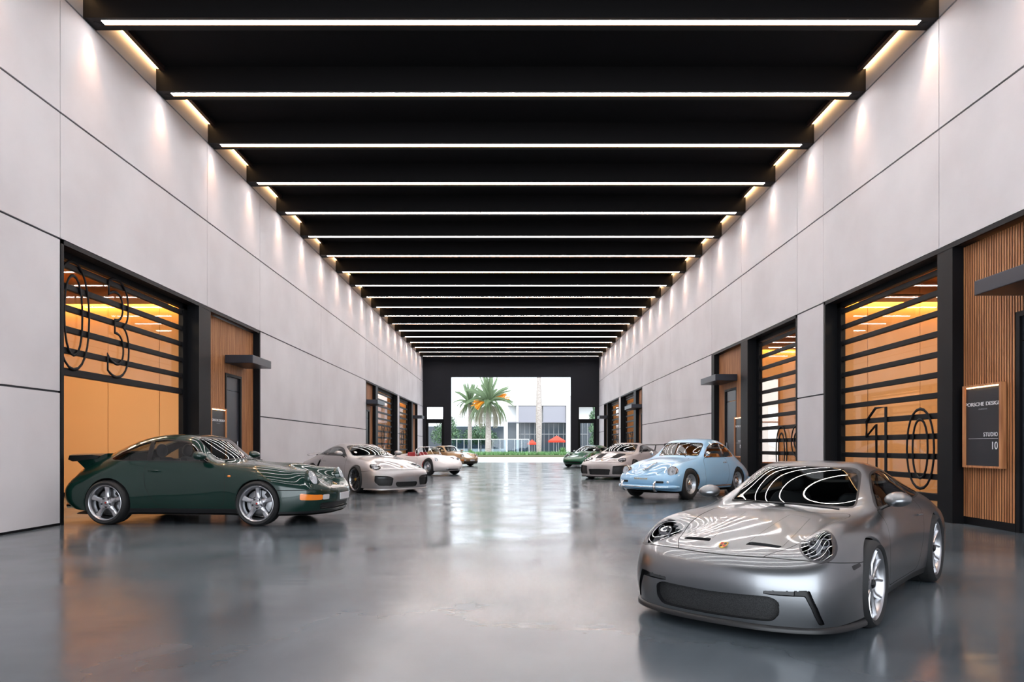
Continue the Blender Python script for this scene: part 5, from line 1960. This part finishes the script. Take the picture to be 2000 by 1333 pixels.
    if big:
        wheels(car, [(ax, .775, fr, .235), (ax, -.775, fr, .235), (-ax, .765, rr, .275), (-ax, -.765, rr, .275)], Rr=.252, style='cup5', rim=M_alloy, spk=M_alloy, caliper=M_trim)
    else:
        wheels(car, [(ax, .775, fr, .235), (ax, -.775, fr, .235), (-ax, .765, rr, .275), (-ax, -.765, rr, .275)], Rr=.225, style='cup5', rim=M_alloyd, spk=M_alloyd)
    for sg in (1, -1):
        mirror(car, .30, .745 * sg, .93, body, sg, .92)
        handle(car, -.44, .832, .775, body if big else M_trim, sg)
        MB().ball((.70, .822 * sg, .70), .028, .012, .014, 12, 8).build('side_repeater', M_amber, car, 60)
    wiper(car, (.60, .48, .905), (.62, -.05, .925))
    wiper(car, (.63, .0, .925), (.47, -.48, .915))
    MB().lathe([(.04, -.06), (.04, .03), (.034, .03), (.034, -.06)], 18, 0, 'X', (-1.9, .55, .25)).build('exhaust_pipe', M_chrome, car)
    MB().lathe([(.04, -.06), (.04, .03), (.034, .03), (.034, -.06)], 18, 0, 'X', (-1.9, -.55, .25)).build('exhaust_pipe', M_chrome, car)
    if big:
        # tray spoiler with a thick rubber rim on a sloping base
        rings = []
        for k in range(17):
            e = -1 + 2 * k / 16
            y = .66 * e
            q = (1 - abs(e) ** 4)
            rings.append([(-1.36 - .05 * (1 - q), y * .92, .985), (-1.5, y, 1.0), (-1.86 - .11 * q, y, .99 + .02 * q), (-1.88 - .12 * q, y, .93), (-1.82 - .08 * q, y * .97, .90), (-1.45, y * .93, .95)])
        sp = MB().loft(rings).build('rear_spoiler', M_spoil, car, 40)
        rings = []
        for k in range(17):
            e = -1 + 2 * k / 16
            y = .60 * e
            q = (1 - abs(e) ** 4)
            rings.append([(-1.30, y, 1.02), (-1.4, y, .99), (-1.80 - .06 * q, y * .98, .915), (-1.70 - .05 * q, y * .92, .80), (-1.35, y * .9, .9)])
        MB().loft(rings).build('spoiler_base', body, sp, 40)
    return car

# ---------------------------------------------------------------- rounded fifties coupe
def bathtub(loc, yaw, s, sz, body, label):
    car = empty('car', loc, yaw, (s, s, sz), label, 'car')
    sk = Skin(NET_BATHTUB, 10, 8, 12)
    ax, fr = 1.05, .325
    spots = ((ax, fr), (-ax, fr))
    ra = (.352, .345)
    arches(sk, spots, ra)
    side = [(.34, .885), (.24, .98), (.13, 1.07), (.0, 1.14), (-.15, 1.185), (-.4, 1.205), (-.62, 1.175), (-.82, 1.10), (-.98, .985), (-1.02, .915), (-.95, .89), (-.6, .885), (-.2, .885), (.1, .885)]
    glasshouse(sk, side, [(5.15, 5.12), (5.22, 6.2), (5.25, 8.5), (6.82, 8.5), (6.82, 5.6), (6.74, 5.15), (6, 5.12)],
               [(8.75, 5.4), (8.75, 8.5), (10.0, 8.5), (9.95, 6), (9.6, 5.4)], ((-.50, .86), (-.52, 1.24), .022), .015, .02)
    sk.tag = ['chrome' if t in ('seal', 'pillar') else t for t in sk.tag]
    hc = np.array((1.53, .60, .575))
    hn = (.96, .12, .24)
    i = np.argmin([np.linalg.norm(np.array(p) - hc) for p in sk.P])
    hc = np.array(sk.P[i])
    hl = disc(hc, hn, .096, .102, far=.14)
    sk.cutr(hl, 'paint', 'headlamp')
    hood = [(1.78, -.3), (1.77, .12), (1.70, .30), (1.5, .37), (1.1, .41), (.70, .46), (.55, .43), (.62, .25), (.64, -.3)]
    hf = on('xy', round_poly(hood, .12, 8), lambda P, T: (P[:, 0] > .4) & (P[:, 2] > .45))
    sk.panel(hf, 'paint', 'hood', .003)
    door = [(.46, .27), (.50, .5), (.48, .75), (.38, .875), (0, .872), (-.52, .872), (-.56, .75), (-.55, .5), (-.48, .27)]
    df = on('xz', round_poly(door, .07), lambda P, T: (P[:, 1] > .45) & (T[:, 1] < 4.3))
    sk.panel(df, 'paint', 'door', .003)
    g = on('yz', round_poly([(.36, .355), (.53, .355), (.53, .40), (.36, .40)], .025), FRONT)
    sk.cutr(g, 'paint', 'horn_grille')
    bd = {'paint': body, 'gap': M_gap, 'chrome': M_chrome, 'screen_seal': M_trim, 'lamp_rim': M_chrome}
    sk.part('body_shell', bd, car, rim=.028)
    sk.part('hood', {'hood': body}, car)
    for sd in 'LR':
        sg = 1 if sd == 'L' else -1
        sk.part('door', {'door': body}, car, sd)
        round_lamp(car, sk, hc, hn, .092, M_chrome, sg, .018, .02, .07)
        sk.part('horn_grille', {'horn_grille': M_trim}, car, sd, off=.003)
        MB().ball((1.70, .60 * sg, .38), .03, .03, .03, 14, 10).build('indicator', M_amber if False else M_lampsilver, car, 60)
        mirror_stem = MB().tube([(.36, .70 * sg, .885), (.345, .74 * sg, .935)], .008, 8)
        mirror_stem.ball((.33, .755 * sg, .965), .035, .055, .05, 16, 10)
        mirror_stem.build('mirror', M_chrome, car, 60)
        handle(car, -.38, .775, .765, M_chrome, sg)
        MB().tube([(.62, .80 * sg, .255), (-.62, .80 * sg, .255)], .014, 8).build('sill_strip', M_chrome, car, 60)
    glass_parts(car, sk, M_cclear)
    # bumper bar with chrome strip and two overriders
    def bar(x0, hw, z, r, n=20, back=.35):
        pts = []
        for k in range(n + 1):
            e = -1 + 2 * k / n
            y = hw * e
            pts.append((x0 - back * abs(e) ** 2.6, y, z))
        return pts
    for nm, m, dx, dz, r, fl in (('front_bumper', body, 0, 0, .048, .85), ('bumper_strip', M_chrome, .046, .006, .011, 1)):
        pts = [(x + dx, y, z + dz) for x, y, z in bar(1.91, .78, .275, 0, 20, .38)]
        rr_ = [r * (.55 if k in (0, len(pts) - 1) else 1) for k in range(len(pts))]
        q = MB().tube(pts, rr_, 12, 0, False, fl).build(nm, m, car, 60)
        if nm == 'front_bumper':
            bump = q
        else:
            q.parent = bump
    MB().box(1.55, 1.86, -.45, -.40, .25, .29).box(1.55, 1.86, .40, .45, .25, .29).build('bumper_bracket', M_trim, bump)
    for sg in (1, -1):
        y = .42 * sg
        MB().tube([(1.85, y, .185), (1.93, y, .21), (1.955, y, .275), (1.94, y, .35), (1.885, y, .395)], [.018, .026, .029, .025, .014], 10, 0, False, 1.0, (0, 1, 0)).build('overrider', M_chrome, bump, 60)
    pts = [(x, y, z) for x, y, z in [(-2.08 + .3 * abs(e) ** 2.6, .66 * e, .36) for e in [-1 + k / 10 for k in range(21)]]]
    MB().tube(pts, .045, 10, 0, False, .85).build('rear_bumper', body, car, 60)
    # bonnet handle and crest, script, windscreen wipers
    top = lambda x: float(np.interp(-x, [-p[0] for p in sk.grid[:, -1][:60]], [p[2] for p in sk.grid[:, -1][:60]]))
    pts = [(x, 0, top(x) + .010 + .018 * math.sin(math.pi * (1.70 - x) / .48)) for x in [1.70 - .48 * k / 10 for k in range(11)]]
    MB().tube(pts, [.012 + .008 * (1 - k / 10) for k in range(11)], 10).ball((1.715, 0, top(1.715) + .006), .03, .026, .03, 12, 8).build('hood_handle', M_chrome, car, 60)
    text_mesh('nose_script', 'PORSCHE', .052, M_gold, car, lambda u, v, q: (1.842 - .22 * u * u - .05 * (v / .05) * .3 + q, u, .425 + v * .95), 1.45, depth=.006, spacing=1.1)
    wiper(car, (.52, .30, .90), (.34, .02, 1.02))
    wiper(car, (.50, -.22, .90), (.34, -.42, 1.0))
    tan = mat('tan_leather', lin((178, 112, 58)), .5)
    cabin(car, sk, dict(cab_w=.60, dash=(.27, .86), seat_x=-.12, seat_z=.36, seat_mat=tan, lining_mat=tan, dash_mat=body, tall=False, floor_mat=tan, wheel_r=.2, steer_mat=mat('cream_wheel', lin((190, 140, 90)), .4), seat_w=.9))
    underbody(car, sk)
    wells(car, spots, ra, (.42, .74))
    wheels(car, [(ax, .685, fr, .17), (ax, -.685, fr, .17), (-ax, .665, fr, .17), (-ax, -.665, fr, .17)], Rr=.212, style='steel', rim=M_steelgrey, spk=M_steelgrey)
    return car

# ---------------------------------------------------------------- small sixties racing coupe
def racer(loc, yaw, s, sz, body, label):
    car = empty('car', loc, yaw, (s, s, sz), label, 'car')
    sk = Skin(NET_RACER, 7, 6, 5)
    ax, fr = 1.15, .31
    spots = ((ax, fr), (-ax, fr))
    ra = (.335, .34)
    arches(sk, spots, ra)
    side = [(.36, .745), (.22, .83), (.08, .91), (-.1, .955), (-.4, .975), (-.62, .94), (-.68, .86), (-.66, .775), (-.3, .768), (.1, .755)]
    glasshouse(sk, side, [(5.2, 5.12), (5.22, 6.2), (5.25, 8.5), (6.9, 8.5), (6.9, 5.6), (6.8, 5.15), (6, 5.12)],
               [(8.75, 5.4), (8.75, 8.5), (9.3, 8.5), (9.3, 6), (9.2, 5.4)], None, .012, .012)
    hc = np.array((1.52, .50, .57))
    i = np.argmin([np.linalg.norm(np.array(p) - hc) for p in sk.P])
    hc = np.array(sk.P[i])
    hn = (.75, .15, .65)
    hl = disc(hc, hn, .095, .17, far=.2)
    sk.cutr(hl, 'paint', 'headlamp')
    hood = [(1.62, -.3), (1.60, .25), (1.4, .36), (.9, .44), (.85, .3), (.86, -.3)]
    sk.panel(on('xy', round_poly(hood, .08), lambda P, T: P[:, 2] > .4), 'paint', 'hood', .004)
    door = [(.52, .22), (.54, .5), (.46, .73), (-.6, .75), (-.62, .5), (-.52, .22)]
    sk.panel(on('xz', round_poly(door, .06), lambda P, T: (P[:, 1] > .45) & (T[:, 1] < 4.3)), 'paint', 'door', .004)
    sk.cutr(on('yz', round_poly([(-.2, .20), (.34, .20), (.40, .25), (.34, .285), (-.2, .285)], .02), FRONT), 'paint', 'grille')
    sk.part('body_shell', {'paint': body, 'gap': M_gap, 'seal': M_trim, 'screen_seal': M_trim}, car, rim=.025)
    sk.part('hood', {'hood': body}, car)
    sk.part('grille', {'grille': M_trim}, car)
    for sd in 'LR':
        sg = 1 if sd == 'L' else -1
        sk.part('door', {'door': body}, car, sd)
        h = sk.part('headlamp', {'headlamp': M_lens}, car, sd, off=.004)
        sk.part('lamp_bowl', {'headlamp': M_lampdark}, h, sd, off=-.05)
        lamp_insides(car, h, hc * np.array((1, sg, 1)) - np.array((.0, 0, .02)), (1, 0, .2), .07, 'round', h)
        MB().ball((1.80, .40 * sg, .33), .035, .04, .035, 12, 8).build('indicator', M_lampsilver, car, 60)
        MB().ball((.42, .72 * sg, .78), .05, .055, .04, 12, 8).build('mirror', M_chrome, car, 60)
    glass_parts(car, sk, M_cclear)
    cabin(car, sk, dict(cab_w=.56, dash=(.32, .72), seat_x=-.05, seat_z=.22, tall=False, seat_w=.8, wheel_r=.16))
    underbody(car, sk)
    wells(car, spots, ra, (.42, .70))
    wheels(car, [(ax, .64, fr, .17), (ax, -.64, fr, .17), (-ax, .63, fr, .2), (-ax, -.63, fr, .2)], Rr=.2, style='steel', rim=M_steelgrey, spk=M_steelgrey)
    return car

# ---------------------------------------------------------------- open racing spyder
def spyder(loc, yaw, s, sz, body, label):
    car = empty('car', loc, yaw, (s, s, sz), label, 'car')
    sk = Skin(NET_SPYDER, 8, 6, 6)
    ax, fr = 1.05, .315
    spots = ((ax, fr), (-ax, fr))
    ra = (.345, .34)
    arches(sk, spots, ra)
    sk.cut(on('ts', round_poly([(6.05, 4.45), (6.05, 8.6), (8.75, 8.6), (8.75, 4.45)], .3)), 'paint', 'opening')
    hc = np.array((1.40, .555, .60))
    i = np.argmin([np.linalg.norm(np.array(p) - hc) for p in sk.P])
    hc = np.array(sk.P[i])
    hn = (.84, .10, .53)
    hl = disc(hc, hn, .085, .105, far=.15)
    sk.cutr(hl, 'paint', 'headlamp')
    sk.cut(band(hl, .008), ['headlamp', 'paint'], 'lamp_rim')
    hood = [(1.50, -.3), (1.48, .2), (1.3, .32), (.85, .36), (.78, .3), (.78, -.3)]
    sk.panel(on('xy', round_poly(hood, .1), lambda P, T: (P[:, 0] > .5) & (P[:, 2] > .4)), 'paint', 'hood', .003)
    door = [(.42, .24), (.43, .5), (.40, .64), (-.35, .64), (-.38, .5), (-.34, .24)]
    sk.panel(on('xz', round_poly(door, .05), lambda P, T: (P[:, 1] > .45) & (T[:, 1] < 4.2)), 'paint', 'door', .003)
    sk.cutr(on('yz', round_poly([(-.2, .205), (.28, .205), (.30, .225), (.28, .245), (-.2, .245)], .008), FRONT), 'paint', 'grille')
    sk.part('body_shell', {'paint': body, 'gap': M_gap, 'lamp_rim': body}, car, rim=.03)
    sk.part('hood', {'hood': body}, car)
    sk.part('grille', {'grille': M_trim}, car)
    red = mat('red_leather', lin((150, 22, 30)), .45)
    for sd in 'LR':
        sg = 1 if sd == 'L' else -1
        sk.part('door', {'door': body}, car, sd)
        h = sk.part('headlamp', {'headlamp': M_lens}, car, sd, off=.004)
        lamp_insides(car, h, hc * np.array((1, sg, 1)), (hn[0], hn[1] * sg, hn[2]), .085, 'round', h)
        MB().ball((1.60, .43 * sg, .30), .02, .045, .018, 12, 8).build('horn_grille', M_trim, car, 60)
        MB().ball((1.69, .26 * sg, .265), .045, .045, .045, 14, 10).build('fog_lamp', M_lampsilver, car, 60)
    # windscreen: tall hoop frame with a bowed pane
    pts = []
    n = 20
    hoop = []
    for k in range(n + 1):
        a = math.pi * k / n
        e = math.cos(a)
        hoop.append((.20 + .20 * (1 - abs(e) ** 2) * .6 - .10 * math.sin(a), .60 * (abs(e) ** .55) * (1 if e >= 0 else -1), .70 + .36 * math.sin(a) ** .55))
    base = [(.36 + .14 * (1 - (y / .6) ** 2), y, .755 - .06 * (abs(y) / .6) ** 3) for _, y, _ in hoop]
    pane = MB()
    rings = [hoop, base]
    pane.loft(rings, 0, False, False)
    ws = pane.build('windshield', M_cclear, car, 60)
    MB().tube(hoop, .012, 8).tube(base, .01, 8).build('windshield_frame', M_chrome, ws, 60)
    # red tub
    tub = MB()
    prof = []
    for x, hw in ((.42, .52), (.0, .555), (-.34, .54), (-.62, .42)):
        prof.append([(x, -hw, .70), (x, -hw * .98, .3), (x, 0, .24), (x, hw * .98, .3), (x, hw, .70)])
    tub.loft(prof, 0, False, False)
    tub.add(prof[-1], [(0, 1, 2, 3, 4)])
    tub.build('cockpit_lining', red, car, 50)
    for y in (.28, -.28):
        seat(car, -.05, y, .26, red, False, w=.85)
    MB().box(.36, .60, -.5, .5, .56, .70).build('dashboard', red, car, bevel=.03)
    steering(car, .24, .28, .62, r=.17)
    underbody(car, sk)
    wells(car, spots, ra, (.42, .67))
    wheels(car, [(ax, .62, fr, .16), (ax, -.62, fr, .16), (-ax, .61, fr, .17), (-ax, -.61, fr, .17)], Rr=.2, style='steel', rim=M_steelgrey, spk=M_steelgrey)
    return car

M_dlamp = mat('dark_lamp', (.05, .05, .052), .12, .2)
M_duct = mat('carbon_duct', (.012, .011, .012), .75, spec=.15)
M_spoil = mat('spoiler_rubber', (.012, .014, .014), .4)
M_steelgrey = mat('wheel_enamel', lin((168, 172, 178)), .28, .6)
P_silver = paint('silver_metallic', (.20, .206, .216), .95, .28, .55)
bsdf(P_silver).inputs['Coat Roughness'].default_value = .05
P_green = paint('dark_green', (.0028, .021, .0155), .12, .3)
P_grey = paint('light_grey_metallic', (.36, .345, .35), .6, .34)
P_blue = paint('pale_blue', lin((138, 180, 212)), 0, .35)
P_warmgrey = paint('warm_grey', lin((168, 160, 158)), .2, .35)
P_white = paint('cream_white', lin((226, 218, 216)), 0, .35)
P_tan = paint('tan_metallic', lin((166, 138, 106)), .45, .35)
P_racing = paint('racing_green', lin((8, 84, 52)), .1, .3)
# ---------------------------------------------------------------- the cars where they stand
modern('touring', (2.53, 5.80, 0), R(228.5), .83, .845, P_silver, M_alloy, M_alloy, 'v10', 'silver modern sports coupe in the right foreground facing the viewer')
classic('whaletail', (-4.98, 11.36, 0), R(-4.6), 1.06, 1.08, P_green, 'dark green coupe with a tray spoiler standing half out of the raised door')
modern('turbo', (-4.25, 19.5, 0), R(-48.2), 1.02, 1.02, P_grey, M_alloy, M_alloyd, 'twin10', 'light grey coupe with dark spoked wheels behind the dark green coupe')
bathtub((4.37, 17.0, 0), R(223.7), 1.05, 1.085, P_blue, 'pale blue rounded vintage coupe with chrome bumper on the right')
modern('track', (4.56, 27.2, 0), R(237.4), 1.08, 1.08, P_warmgrey, M_alloyd, M_alloyd, 'twin10', 'warm grey coupe with black hood ducts and tall rear wing behind the pale blue coupe')
racer((4.94, 42.0, 0), R(235.7), 1.24, 1.24, P_racing, 'small bright green racing coupe near the end wall on the right')
spyder((-3.85, 30.5, 0), R(-44.8), 1.14, 1.14, P_white, 'cream white open spyder with red seats on the left')
classic('plain', (-3.98, 44.0, 0), R(-42), 1.0, 1.0, P_tan, 'tan metallic coupe behind the white spyder near the end wall')
